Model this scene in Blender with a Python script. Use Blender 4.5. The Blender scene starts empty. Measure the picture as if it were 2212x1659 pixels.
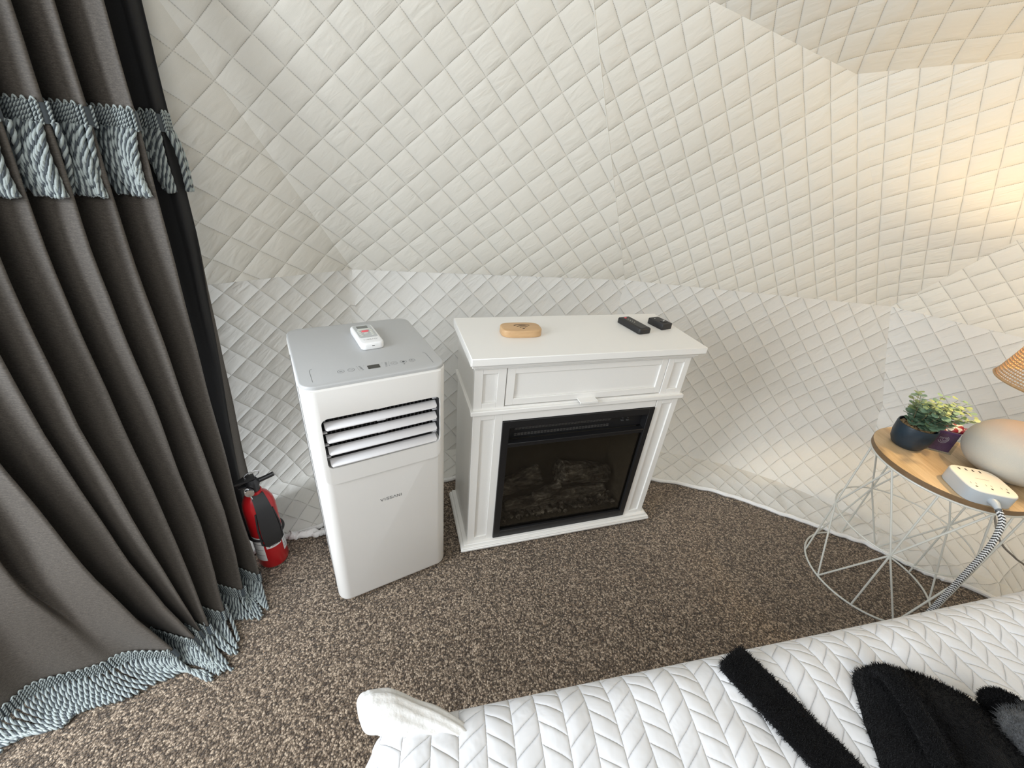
import bpy, bmesh, math, random
import numpy as np
from mathutils import Vector, Matrix, noise
random.seed(7)
C = bpy.context.scene
COL = C.collection
PI = math.pi
R = math.radians

# ------------------------------------------------------------------ camera
F_PX = 892.26
pitch, roll = 0.5147, 0.0965
cam_data = bpy.data.cameras.new('camera')
cam = bpy.data.objects.new('camera', cam_data); COL.objects.link(cam)
cam_data.sensor_width = 36.0
cam_data.lens = 36.0 * F_PX / 2212.0
cam_data.clip_start = 0.02
_fw = Vector((0, math.cos(pitch), -math.sin(pitch))); _up = Vector((0, math.sin(pitch), math.cos(pitch))); _rt = Vector((1, 0, 0))
r_ = _rt * math.cos(roll) + _up * math.sin(roll)
u_ = -_rt * math.sin(roll) + _up * math.cos(roll)
M = Matrix((r_, u_, -_fw)).transposed().to_4x4()
M.translation = Vector((0, 0, 1.1456))
cam.matrix_world = M
C.camera = cam

# ------------------------------------------------------------------ world, lights, exposure
world = bpy.data.worlds.new('world'); C.world = world; world.use_nodes = True
bg = world.node_tree.nodes['Background']
bg.inputs[0].default_value = (0.80, 0.90, 1.0, 1)
bg.inputs[1].default_value = .24

def area(name, loc, target, sx, sy, power, color):
    l = bpy.data.lights.new(name, 'AREA'); l.shape = 'RECTANGLE'; l.size = sx; l.size_y = sy
    l.energy = power; l.color = color
    o = bpy.data.objects.new(name, l); COL.objects.link(o); o.location = loc
    o.rotation_euler = (Vector(target) - Vector(loc)).to_track_quat('-Z', 'Y').to_euler()
    return o
# daylight through the doorway on the left, and a high lamp added for an assumed, unseen bay window
area('door_daylight', (-1.55, -0.30, 1.0), (0.1, 0.7, 0.25), 0.9, 1.6, 42, (0.90, 0.95, 1.0))
area('assumed_window_fill', (0.1, -1.35, 2.15), (0.3, 1.2, 0.5), 1.8, 1.3, 22, (1.0, 0.98, 0.93))

C.view_settings.view_transform = 'Standard'
try: C.view_settings.look = 'None'
except Exception: pass
C.view_settings.gamma = 1.0
C.view_settings.use_curve_mapping = False
C.view_settings.exposure = 0.40

# ------------------------------------------------------------------ node helpers
class NT:
    def __init__(s, mat): s.t = mat.node_tree; s.n = s.t.nodes; s.l = s.t.links
    def math(s, op, *a, clamp=False):
        nd = s.n.new('ShaderNodeMath'); nd.operation = op; nd.use_clamp = clamp
        for i, v in enumerate(a): s.put(nd.inputs[i], v)
        return E(s, nd.outputs[0])
    def put(s, inp, v):
        if isinstance(v, E): s.l.new(v.o, inp)
        elif hasattr(v, 'is_output'): s.l.new(v, inp)
        else: inp.default_value = v
    def noise(s, vec, scale, detail=3, rough=.5, dist=0):
        nd = s.n.new('ShaderNodeTexNoise'); s.put(nd.inputs['Vector'], vec)
        nd.inputs['Scale'].default_value = scale; nd.inputs['Detail'].default_value = detail
        nd.inputs['Roughness'].default_value = rough; nd.inputs['Distortion'].default_value = dist
        return E(s, nd.outputs[0])
    def voro(s, vec, scale, out='Distance', feat='F1'):
        nd = s.n.new('ShaderNodeTexVoronoi'); nd.feature = feat; s.put(nd.inputs['Vector'], vec); nd.inputs['Scale'].default_value = scale
        return E(s, nd.outputs[out])
    def mapping(s, vec, scale=(1, 1, 1), rot=(0, 0, 0), loc=(0, 0, 0)):
        nd = s.n.new('ShaderNodeMapping'); s.put(nd.inputs['Vector'], vec)
        nd.inputs['Scale'].default_value = scale; nd.inputs['Rotation'].default_value = rot; nd.inputs['Location'].default_value = loc
        return E(s, nd.outputs[0])
    def ramp(s, f, stops, interp='LINEAR'):
        nd = s.n.new('ShaderNodeValToRGB'); s.put(nd.inputs[0], f); cr = nd.color_ramp; cr.interpolation = interp
        while len(cr.elements) > 1: cr.elements.remove(cr.elements[-1])
        cr.elements[0].position = stops[0][0]; cr.elements[0].color = (*stops[0][1], 1)
        for p, c in stops[1:]:
            e = cr.elements.new(p); e.color = (*c, 1)
        return E(s, nd.outputs[0])
    def mix(s, f, a, b, mode='MIX'):
        nd = s.n.new('ShaderNodeMix'); nd.data_type = 'RGBA'; nd.blend_type = mode
        s.put(nd.inputs[0], f)
        for i, v in ((6, a), (7, b)):
            if isinstance(v, tuple): nd.inputs[i].default_value = (*v[:3], 1)
            else: s.put(nd.inputs[i], v)
        return E(s, nd.outputs[2])
    def bump(s, h, dist=1.0, strength=1.0, normal=None):
        nd = s.n.new('ShaderNodeBump'); s.put(nd.inputs['Height'], h); nd.inputs['Distance'].default_value = dist
        nd.inputs['Strength'].default_value = strength
        if normal is not None: s.put(nd.inputs['Normal'], normal)
        return E(s, nd.outputs[0])
    def coord(s, which='Object'):
        nd = s.n.new('ShaderNodeTexCoord'); return E(s, nd.outputs[which])
    def pos(s):
        nd = s.n.new('ShaderNodeNewGeometry'); return E(s, nd.outputs['Position'])
    def sep(s, v):
        nd = s.n.new('ShaderNodeSeparateXYZ'); s.put(nd.inputs[0], v); return [E(s, o) for o in nd.outputs]
    def comb(s, x, y, z=0.0):
        nd = s.n.new('ShaderNodeCombineXYZ'); s.put(nd.inputs[0], x); s.put(nd.inputs[1], y); s.put(nd.inputs[2], z); return E(s, nd.outputs[0])
class E:
    def __init__(s, t, o): s.t = t; s.o = o
    def __add__(s, b): return s.t.math('ADD', s, b)
    def __radd__(s, b): return s.t.math('ADD', s, b)
    def __sub__(s, b): return s.t.math('SUBTRACT', s, b)
    def __rsub__(s, b): return s.t.math('SUBTRACT', b, s)
    def __mul__(s, b): return s.t.math('MULTIPLY', s, b)
    def __rmul__(s, b): return s.t.math('MULTIPLY', s, b)
    def __truediv__(s, b): return s.t.math('DIVIDE', s, b)
    def f(s): return s.t.math('FRACT', s)
    def abs(s): return s.t.math('ABSOLUTE', s)
    def pow(s, b): return s.t.math('POWER', s, b)
    def lt(s, b): return s.t.math('LESS_THAN', s, b)
    def gt(s, b): return s.t.math('GREATER_THAN', s, b)
    def mn(s, b): return s.t.math('MINIMUM', s, b)
    def mx(s, b): return s.t.math('MAXIMUM', s, b)
    def floor(s): return s.t.math('FLOOR', s)
    def clamp(s): return s.t.math('ADD', s, 0.0, clamp=True)

def newmat(name):
    m = bpy.data.materials.new(name); m.use_nodes = True
    t = NT(m); b = t.n['Principled BSDF']
    return m, t, b
def setb(t, b, **k):
    nm = dict(color='Base Color', rough='Roughness', metal='Metallic', spec='Specular IOR Level', sheen='Sheen Weight', sheenr='Sheen Roughness',
              normal='Normal', coat='Coat Weight', trans='Transmission Weight', emit='Emission Color', emits='Emission Strength', alpha='Alpha', ior='IOR', sss='Subsurface Weight')
    for kk, v in k.items():
        i = b.inputs[nm[kk]]
        if isinstance(v, tuple) and len(v) == 3: v = (*v, 1)
        t.put(i, v)
def simple(name, color, rough=.5, metal=0, nscale=0, namt=0.0, bump=0.0, **k):
    """one colour with a very fine procedural grain"""
    m, t, b = newmat(name)
    setb(t, b, color=color, rough=rough, metal=metal, **k)
    if nscale:
        n = t.noise(t.coord(), nscale, 3)
        if namt:
            lo = tuple(c * (1 - namt) for c in color); hi = tuple(min(1, c * (1 + namt)) for c in color)
            setb(t, b, color=t.mix(n, lo, hi))
        if bump: setb(t, b, normal=t.bump(n, bump))
    return m

# quilted liner: uv unit = one diamond (64 mm)
def quilt_mat(name='quilted_liner', ca=(.66, .64, .578), cb=(.70, .68, .62)):
    m, t, b = newmat(name)
    uv = t.coord('UV'); u, v, _ = t.sep(uv)
    wob = (t.noise(uv, 1.3, 2) - .5) * .05
    u = u + wob; v = v - wob
    du = ((u + .5).f() - .5).abs(); dv = ((v + .5).f() - .5).abs()     # 0 on a stitch line, .5 mid cell
    pu = 1 - (1 - du * 2).pow(2.6); pv = 1 - (1 - dv * 2).pow(2.6)
    puff = (pu * pv).pow(.55)
    wr = t.noise(t.mapping(uv, (2.1, .55, 1), (0, 0, R(38))), 1.7, 2, .5, .5)
    cell = t.noise(t.mapping(uv, (.55, .55, 1)), 1.0, 2)
    wrk = (wr - .5) * (cell * 2.2 - .55).clamp() * (du * dv * 16).mn(1.0)
    # needle pits along the lines
    pit_u = (du.lt(.015)) * ((v * 15).f().gt(.55)); pit_v = (dv.lt(.015)) * ((u * 15).f().gt(.55))
    pit = pit_u.mx(pit_v)
    h = puff * .0043 + wrk * .0040 - pit * .0010 + (t.noise(uv, 70, 2) - .5) * .00025
    col = t.mix(t.noise(t.pos(), 2.2, 2), ca, cb)
    col = t.mix(pit * .38, col, (.36, .34, .30))  # shade of the needle holes darkened into the colour
    setb(t, b, color=col, rough=.8, sheen=.15, normal=t.bump(h, 1.0, 1.0))
    return m
def bed_quilt_mat():
    m, t, b = newmat('bed_quilt_cloth')
    uv = t.coord('UV'); u, v, _ = t.sep(uv)     # metres
    W = .034; P = .024
    cu = u / W; k = cu.floor(); fu = cu.f()
    odd = (k * .5).f().gt(.25)
    slope = (fu - .5) * (odd * 2 - 1) * .95
    w = v / P + slope + odd * .5
    dl = ((w + .5).f() - .5).abs()
    de = (fu - .5).abs() * -1 + .5
    keep = de
    on = ((v / (P * 2)).floor() + k * 1.0)
    pu = 1 - (1 - dl * 2).pow(4); pv = 1 - (1 - (de * 2)).pow(5)
    puff = (pu * pv).pow(.5)
    pit = (dl.lt(.03) * (cu * 9).f().gt(.5)).mx(de.lt(.022) * (v * 230).f().gt(.5))
    wr = t.noise(t.mapping(uv, (22, 22, 1)), 1.0, 3, .55, .4)
    h = puff * .0034 + (wr - .5) * .0045 - pit * .0006
    col = t.mix(pit * .25, (.76, .77, .79), (.50, .51, .55))
    setb(t, b, color=col, rough=.85, sheen=.2, normal=t.bump(h, 1.0, .75))
    return m
def carpet_mat():
    m, t, b = newmat('carpet_pile')
    p = t.pos()
    w = p
    n1 = t.noise(w, 340, 3, .72)
    n2 = t.noise(w, 110, 2, .6, .8)
    n3 = t.noise(w, 5, 3, .5)
    v = t.voro(w, 240)
    vc = t.sep(t.voro(w, 240, 'Color'))[0]
    f = n1 * .55 + n2 * .35 + vc * .28 - v * .22
    col = t.ramp(f, [(.36, (.030, .019, .012)), (.44, (.135, .098, .066)), (.54, (.265, .198, .140)), (.66, (.66, .53, .40))])
    col = t.mix(t.math('MULTIPLY', n3, .25), col, (.20, .15, .108))
    h = (n1 * .6 + n2 * .5 - v * .6) * .006
    setb(t, b, color=col, rough=.95, sheen=.25, spec=.1, normal=t.bump(h, 1.0, 1.0))
    return m
def curtain_mat(name, base):
    m, t, b = newmat(name)
    uv = t.coord('UV')
    n = t.noise(t.mapping(uv, (240, 620, 1)), 1.0, 3, .65)
    n2 = t.noise(t.mapping(uv, (70, 380, 1)), 1.0, 2, .6)
    f = n * .6 + n2 * .4
    col = t.ramp(f, [(.32, tuple(c * .55 for c in base)), (.5, base), (.68, tuple(c * 1.6 for c in base))])
    setb(t, b, color=col, rough=.62, sheen=.12, sheenr=.4, normal=t.bump(f, .0012, .5))
    return m
def wood_mat(name, a, c, scale=1.0, rough=.45, axis=0):
    m, t, b = newmat(name)
    co = t.coord()
    sc = [9.0, 9.0, 9.0]; sc[axis] = .9
    n = t.noise(t.mapping(co, tuple(s * scale for s in sc)), 4.0, 4, .6, .8)
    n2 = t.noise(t.mapping(co, tuple(s * scale * 8 for s in sc)), 4.0, 2, .6)
    col = t.ramp(n * .75 + n2 * .25, [(.3, a), (.7, c)])
    setb(t, b, color=col, rough=rough, normal=t.bump(n2, .0004, .4))
    return m

MAT = dict(
    quilt=quilt_mat(), quiltlow=quilt_mat('quilted_liner_daylit', (.672, .664, .632), (.712, .704, .672)), bedquilt=bed_quilt_mat(), carpet=carpet_mat(),  # quiltlow: daylight's cooler, paler tone put into the lower band's colour
    curtain=curtain_mat('curtain_cloth', (.080, .069, .058)),
    liner=simple('blackout_lining', (.012, .012, .013), .9, nscale=400, namt=.3),
    cord_light=simple('cord_pale_sage', (.34, .39, .385), .42, nscale=900, namt=.2, sheen=.3),
    cord_dark=simple('cord_slate_blue', (.040, .054, .066), .5, nscale=900, namt=.25, sheen=.3),
    hem=simple('white_hem_tape', (.83, .83, .82), .8, nscale=160, namt=.05, bump=.002),
    paint=simple('white_paint', (.80, .79, .76), .38, nscale=500, namt=.02, bump=.00012),
    plastic=simple('white_plastic', (.80, .79, .765), .34, nscale=800, namt=.015, bump=.00006),
    slat=simple('louver_white', (.80, .80, .82), .3),
    greytop=simple('grey_plastic', (.47, .478, .48), .42, nscale=900, namt=.06, bump=.00008),
    greyline=simple('grey_marking', (.13, .135, .14), .5),
    darkgap=simple('dark_gap', (.012, .012, .012), .8),
    ventdark=simple('vent_interior', (.05, .05, .052), .7, nscale=200, namt=.2),
    black=simple('black_metal', (.010, .010, .011), .35, nscale=400, namt=.2),
    blackmatte=simple('black_plastic', (.016, .016, .017), .5, nscale=600, namt=.15, bump=.0001),
    lcd=simple('lcd_dark', (.035, .035, .032), .2),
    lcdgreen=simple('remote_lcd', (.17, .18, .17), .25),
    btn=simple('rubber_button', (.66, .68, .62), .55),
    red_btn=simple('red_button', (.85, .12, .15), .5),
    rgrey=simple('remote_face_grey', (.50, .52, .52), .5),
    white=simple('remote_white', (.86, .87, .88), .3),
    red=simple('extinguisher_red', (.42, .008, .012), .28, coat=.3),
    chrome=simple('steel', (.75, .75, .76), .22, 1.0),
    woodtop=wood_mat('oak_table_top', (.44, .28, .13), (.74, .55, .33), 1.0, .4, 1),
    woodedge=wood_mat('brown_edge_band', (.15, .09, .045), (.22, .14, .07), 1.0, .5, 0),
    bamboo=wood_mat('pale_bamboo', (.50, .31, .155), (.62, .41, .22), 3.0, .45, 0),
    burnt=simple('engraved_mark', (.045, .028, .018), .7),
    wire=simple('white_wire', (.62, .62, .57), .4),
    pot=simple('navy_glazed_pot', (.009, .022, .036), .42, nscale=45, namt=.6, bump=.0006),
    gravel=simple('pebble', (.30, .20, .10), .6, nscale=60, namt=.7),
    leaf=simple('eucalyptus_leaf', (.19, .30, .20), .5, nscale=25, namt=.4),
    leaf2=simple('young_leaf', (.30, .38, .17), .5, nscale=25, namt=.3),
    stem=simple('plant_stem', (.16, .13, .07), .6),
    ceramic=simple('lamp_ceramic', (.50, .485, .43), .75, nscale=700, namt=.08, bump=.0003),
    rattan=simple('rattan', (.42, .26, .13), .55, nscale=120, namt=.35),
    cream=simple('power_strip_top', (.85, .80, .70), .4),
    psgrey=simple('power_strip_side', (.47, .51, .54), .4),
    sock=simple('socket_slot', (.05, .045, .04), .6),
    purple=simple('purple_card', (.075, .035, .10), .4, nscale=120, namt=.3),
    mint=simple('mint_white', (.85, .82, .80), .3),
    mintred=simple('mint_red', (.32, .02, .04), .3),
    label=simple('white_label', (.70, .70, .69), .4, nscale=220, namt=.12),
    labeltxt=simple('label_print', (.10, .10, .11), .6),
    plush=simple('black_plush', (.0055, .0055, .0062), .9, nscale=500, namt=.4, bump=.003, sheen=.06, sheenr=.5, spec=.05),
    plushgrey=simple('grey_plush', (.085, .088, .092), .9, nscale=380, namt=.5, bump=.004, sheen=.25, spec=.05),
    mattress=simple('mattress_ticking', (.75, .75, .75), .8, nscale=200, namt=.05),
    log=None, glass=None)
def log_mat():
    m, t, b = newmat('charred_log')
    co = t.coord(); n = t.noise(t.mapping(co, (14, 60, 60)), 1.0, 5, .65, .5); v = t.voro(co, 60)
    setb(t, b, color=t.ramp(n, [(.4, (.05, .046, .042)), (.58, (.26, .25, .24)), (.7, (.75, .73, .70))]), rough=.8, normal=t.bump(n + v, .008, .9))
    return m
MAT['log'] = log_mat()
def glass_mat(name, tint, gl=.08):
    m = bpy.data.materials.new(name); m.use_nodes = True; t = NT(m); t.n.remove(t.n['Principled BSDF'])
    tr = t.n.new('ShaderNodeBsdfTransparent'); tr.inputs[0].default_value = (*tint, 1)
    g = t.n.new('ShaderNodeBsdfGlossy'); g.inputs['Roughness'].default_value = .08
    mx = t.n.new('ShaderNodeMixShader'); lw = t.n.new('ShaderNodeLayerWeight'); lw.inputs[0].default_value = .5
    fr = (E(t, lw.outputs['Facing']).pow(4) * .6 + .045)
    t.l.new(fr.o, mx.inputs[0]); t.l.new(tr.outputs[0], mx.inputs[1]); t.l.new(g.outputs[0], mx.inputs[2])
    t.l.new(mx.outputs[0], t.n['Material Output'].inputs[0])
    return m
MAT['glass'] = glass_mat('smoked_glass', (.62, .60, .56))
MAT['clear'] = glass_mat('clear_acrylic', (.93, .94, .93))

# ------------------------------------------------------------------ object helpers
def tag(o, label=None, cat=None, group=None, kind=None):
    if label: o['label'] = label
    if cat: o['category'] = cat
    if group: o['group'] = group
    if kind: o['kind'] = kind
    return o
def thing(name, label, cat, loc=(0, 0, 0), rz=0.0, group=None):
    o = bpy.data.objects.new(name, None); COL.objects.link(o); o.empty_display_size = .05
    o.location = loc; o.rotation_euler = (0, 0, rz)
    return tag(o, label, cat, group)
class MB:
    def __init__(s): s.v = []; s.f = []; s.mi = []; s.uv = None
    def add(s, vs, fs, mi=0):
        o = len(s.v); s.v.extend([tuple(p) for p in vs]); s.f.extend([tuple(i + o for i in f) for f in fs]); s.mi.extend([mi] * len(fs)); return s
    def box(s, x0, x1, y0, y1, z0, z1, mi=0):
        v = [(x, y, z) for z in (z0, z1) for y in (y0, y1) for x in (x0, x1)]
        return s.add(v, [(0, 2, 3, 1), (4, 5, 7, 6), (0, 1, 5, 4), (2, 6, 7, 3), (0, 4, 6, 2), (1, 3, 7, 5)], mi)
    def prism(s, out, z0, z1, bt=0.0, bb=0.0, n=3, mi=0, caps=True):
        """vertical prism of a ccw outline with rounded top / bottom edges"""
        P = np.array(out, float); k = len(P)
        d1 = P - np.roll(P, 1, 0); d2 = np.roll(P, -1, 0) - P
        nn = np.stack([d1[:, 1] / (np.linalg.norm(d1, axis=1) + 1e-12) + d2[:, 1] / (np.linalg.norm(d2, axis=1) + 1e-12), -d1[:, 0] / (np.linalg.norm(d1, axis=1) + 1e-12) - d2[:, 0] / (np.linalg.norm(d2, axis=1) + 1e-12)], 1)
        nn /= np.linalg.norm(nn, axis=1)[:, None] + 1e-12
        rings = []
        if bb: rings += [(z0 + bb * (1 - math.sin(a)), bb * (1 - math.cos(a))) for a in np.linspace(0, PI / 2, n + 1)[::-1]]
        else: rings.append((z0, 0))
        if bb:
            rings = [(z0 + bb - bb * math.cos(a), bb - bb * math.sin(a)) for a in np.linspace(0, PI / 2, n + 1)]
        if bt: rings += [(z1 - bt + bt * math.sin(a), bt - bt * math.cos(a)) for a in np.linspace(0, PI / 2, n + 1)]
        else: rings.append((z1, 0))
        vs = []; fs = []
        for z, ins in rings:
            Q = P - nn * ins
            vs += [(q[0], q[1], z) for q in Q]
        for r in range(len(rings) - 1):
            for i in range(k):
                j = (i + 1) % k; fs.append((r * k + i, r * k + j, (r + 1) * k + j, (r + 1) * k + i))
        if caps: fs.append(tuple(range(k))[::-1]); fs.append(tuple((len(rings) - 1) * k + i for i in range(k)))
        return s.add(vs, fs, mi)
    def tube(s, pts, r, seg=8, mi=0, closed=False, caps=True, flat=1.0, up=None):
        pts = [Vector(p) for p in pts]; n = len(pts); vs = []; fs = []
        rr = r if hasattr(r, '__len__') else [r] * n
        prev = None
        for i, p in enumerate(pts):
            a = pts[i - 1] if (i or closed) else pts[0]; b = pts[(i + 1) % n] if (i < n - 1 or closed) else pts[-1]
            t = (b - a).normalized()
            if prev is None:
                w = Vector(up) if up else (Vector((0, 0, 1)) if abs(t.z) < .9 else Vector((1, 0, 0)))
                x = t.cross(w).normalized()
            else:
                x = (prev - t * prev.dot(t)).normalized()
            prev = x; y = x.cross(t)
            for k in range(seg):
                an = 2 * PI * k / seg; vs.append(p + x * math.cos(an) * rr[i] + y * math.sin(an) * rr[i] * flat)
        m = n if closed else n - 1
        for i in range(m):
            for k in range(seg):
                a = i * seg + k; b = i * seg + (k + 1) % seg; c = ((i + 1) % n) * seg + (k + 1) % seg; d = ((i + 1) % n) * seg + k
                fs.append((a, d, c, b))
        if caps and not closed: fs.append(tuple(range(seg))); fs.append(tuple((n - 1) * seg + k for k in range(seg))[::-1])
        return s.add(vs, fs, mi)
    def lathe(s, prof, c=(0, 0), seg=48, mi=0):
        vs = []; fs = []
        for r, z in prof:
            for k in range(seg): an = 2 * PI * k / seg; vs.append((c[0] + r * math.cos(an), c[1] + r * math.sin(an), z))
        for i in range(len(prof) - 1):
            for k in range(seg): a = i * seg + k; b = i * seg + (k + 1) % seg; fs.append((a, b, b + seg, a + seg))
        return s.add(vs, fs, mi)
    def grid(s, P, mi=0, flip=False):
        nu, nv = len(P), len(P[0]); vs = [tuple(q) for row in P for q in row]; fs = []
        for i in range(nu - 1):
            for j in range(nv - 1):
                q = (i * nv + j, (i + 1) * nv + j, (i + 1) * nv + j + 1, i * nv + j + 1)
                fs.append(q[::-1] if flip else q)
        return s.add(vs, fs, mi)
    def xf(s, mat):
        s.v = [tuple(mat @ Vector(p)) for p in s.v]; return s
    def build(s, name, mats, parent=None, smooth=True, bevel=0, loc=None, rot=None, uvs=None, angle=40):
        me = bpy.data.meshes.new(name); me.from_pydata(s.v, [], s.f); me.update()
        if not isinstance(mats, (list, tuple)): mats = [mats]
        for m in mats: me.materials.append(m)
        if any(s.mi): me.polygons.foreach_set('material_index', s.mi)
        if uvs is not None:
            L = me.uv_layers.new(name='UVMap'); idx = np.zeros(len(me.loops), int); me.loops.foreach_get('vertex_index', idx)
            L.data.foreach_set('uv', np.array(uvs, float)[idx].ravel())
        bm = bmesh.new(); bm.from_mesh(me); 
        if uvs is None: bmesh.ops.recalc_face_normals(bm, faces=bm.faces)
        bm.to_mesh(me); bm.free()
        if smooth:
            me.polygons.foreach_set('use_smooth', [True] * len(me.polygons))
            if angle < 180: me.set_sharp_from_angle(angle=R(angle))
        o = bpy.data.objects.new(name, me); COL.objects.link(o)
        if parent is not None: o.parent = parent
        if loc: o.location = loc
        if rot: o.rotation_euler = rot
        if bevel:
            md = o.modifiers.new('bevel', 'BEVEL'); md.width = bevel; md.segments = 2; md.limit_method = 'ANGLE'; md.angle_limit = R(50); md.harden_normals = False
        return o
def rrect(x0, x1, y0, y1, r, n=6):
    o = []
    for cx, cy, a0 in ((x1 - r, y0 + r, -90), (x1 - r, y1 - r, 0), (x0 + r, y1 - r, 90), (x0 + r, y0 + r, 180)):
        for k in range(n + 1):
            a = R(a0 + 90 * k / n); o.append((cx + r * math.cos(a), cy + r * math.sin(a)))
    return o
def squircle(cx, cy, a, b, e=4.0, n=48, rot=0):
    o = []
    for k in range(n):
        t = 2 * PI * k / n; c, s_ = math.cos(t), math.sin(t)
        x = a * math.copysign(abs(c) ** (2 / e), c); y = b * math.copysign(abs(s_) ** (2 / e), s_)
        o.append((cx + x * math.cos(rot) - y * math.sin(rot), cy + x * math.sin(rot) + y * math.cos(rot)))
    return o
def boolean(o, cutter, op='DIFFERENCE'):
    md = o.modifiers.new('b', 'BOOLEAN'); md.object = cutter; md.operation = op; md.solver = 'EXACT'
    dg = bpy.context.evaluated_depsgraph_get(); dg.update()
    me = bpy.data.meshes.new_from_object(o.evaluated_get(dg))
    o.modifiers.remove(md); old = o.data; o.data = me; bpy.data.meshes.remove(old)
    me.name = o.name
    bpy.data.objects.remove(cutter)
    me.polygons.foreach_set('use_smooth', [True] * len(me.polygons)); me.set_sharp_from_angle(angle=R(35))
    return o
def text(name, body, width, height, mat, parent, mtx, extrude=.0003, spacing=1.0):
    """lettering as a thin mesh, centred, in the xy plane then moved by mtx"""
    cu = bpy.data.curves.new(name, 'FONT'); cu.body = body; cu.size = 1; cu.extrude = 0; cu.space_character = spacing; cu.resolution_u = 3
    t = bpy.data.objects.new(name, cu); COL.objects.link(t)
    dg = bpy.context.evaluated_depsgraph_get(); dg.update()
    me = bpy.data.meshes.new_from_object(t.evaluated_get(dg)); bpy.data.objects.remove(t)
    co = np.zeros(len(me.vertices) * 3); me.vertices.foreach_get('co', co); co = co.reshape(-1, 3)
    lo = co.min(0); hi = co.max(0); co = (co - (lo + hi) / 2); co[:, 0] *= width / max(hi[0] - lo[0], 1e-6); co[:, 1] *= height / max(hi[1] - lo[1], 1e-6)
    co[:, 2] = extrude
    me.vertices.foreach_set('co', co.ravel()); me.transform(mtx); me.update()
    me.materials.clear(); me.materials.append(mat); me.name = name
    o = bpy.data.objects.new(name, me); COL.objects.link(o)
    if parent is not None: o.parent = parent
    return o
def fbm(x, y, z=0.0): return noise.noise(Vector((x, y, z)))

# ------------------------------------------------------------------ SETTING: carpet, quilted dome liner
b = MB(); nx = 60
b.grid([[(-3 + 6 * i / nx, -3 + 6 * j / nx, 0) for j in range(nx + 1)] for i in range(nx + 1)])
tag(b.build('floor', MAT['carpet'], smooth=False), 'short pile brown speckled carpet', None, kind='structure')

V = lambda *a: np.array(a, float)
H0 = V(-.574, 1.374, .75); H1 = V(.390, 1.584, .75); H2 = V(1.402, 1.575, .75); HL = V(-1.30, .66, .75); HR = V(2.13, .89, .75)
NA = V(.064, 1.220, 1.545); NN = V(.833, 1.405, 1.396); CF = V(1.645, 1.08, 1.50); NB = V(-.79, .98, 1.44)
TOP = V(.55, -.05, 2.33); FT = V(.660, .874, 1.675)
LAT = dict(
    L=((8.195, 5.375, -9.741), 12.938, (11.023, -1.043, 9.348), -1.275),
    M1=((8.096, 5.803, -11.452), 6.274, (12.674, -1.454, 9.078), -14.268),
    M2=((9.705, 3.406, -12.879), 10.505, (13.413, -2.413, 8.46), -12.613),
    R=((8.867, 3.852, -12.239), 3.191, (12.137, -7.785, 6.845), -9.294),
    T1=((8.277, 7.705, -4.482), -8.741, (16.707, -7.827, 2.713), -3.766),
    T2=((4.548, 9.023, -4.872), -6.799, (13.748, -7.521, 2.776), -1.753),
    C=((11.552, -6.278, -12.93), 3.588, (5.912, -9.33, 10.607), -3.839),
    BM=((10.897, -.097, -11.98), 1.574, (11.623, -.103, 10.809), -15.346),
    BL=((7.455, 7.35, -13.153), 5.621, (8.069, 7.955, 10.112), -9.356),
    BK=((11.024, 2.401, -11.234), 13.037, (9.917, 2.16, 9.587), .061),
    BR=((8.968, -8.438, -11.016), 7.522, (8.359, -7.865, 11.097), -7.753))
def lat(key, X):
    U, uo, W, vo = LAT[key]; return (float(np.dot(U, X)) + uo, float(np.dot(W, X)) + vo)
CEN = V(.6, -.4, .9)
def tri_panel(b, uvs, P, Q, S, key, n=16, lo=.004):
    """flat quilted triangle with a faint sag; lattice measured in the plane of the panel"""
    nrm = np.cross(Q - P, S - P); nrm /= np.linalg.norm(nrm)
    if nrm @ (CEN - P) < 0: nrm = -nrm
    idx = {}; vs = []; fs = []
    for i in range(n + 1):
        for j in range(n + 1 - i):
            a, c_ = i / n, j / n; X = P + (Q - P) * a + (S - P) * c_
            edge = min(a, c_, 1 - a - c_); k = min(1, edge * 8)
            idx[i, j] = len(vs); vs.append(X - nrm * k * (.006 + lo * fbm(X[0] * 3, X[1] * 3, X[2] * 3)))
            if isinstance(key, tuple): uvs.append(tuple(np.array(key[0]) * (1 - a - c_) + np.array(key[1]) * a + np.array(key[2]) * c_))
            elif key in LAT: uvs.append(lat(key, X))
            else:
                e1 = (Q - P) / np.linalg.norm(Q - P); e2 = np.cross(nrm, e1); x, y = (X - P) @ e1, (X - P) @ e2
                uvs.append(((x + y) / .09, (y - x) / .09))
    for i in range(n):
        for j in range(n - i):
            fs.append((idx[i, j], idx[i + 1, j], idx[i, j + 1]))
            if i + j < n - 1: fs.append((idx[i + 1, j], idx[i + 1, j + 1], idx[i, j + 1]))
    b.add(vs, fs)
UH1 = (10.03, -4.84); UNN = (5.40, 6.95)
def panels(name, tris):
    b = MB(); uvs = []
    for P, Q, S, key in tris: tri_panel(b, uvs, P, Q, S, key)
    o = b.build(name, MAT['quilt'], uvs=uvs, angle=20); return tag(o, kind='structure')
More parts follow.
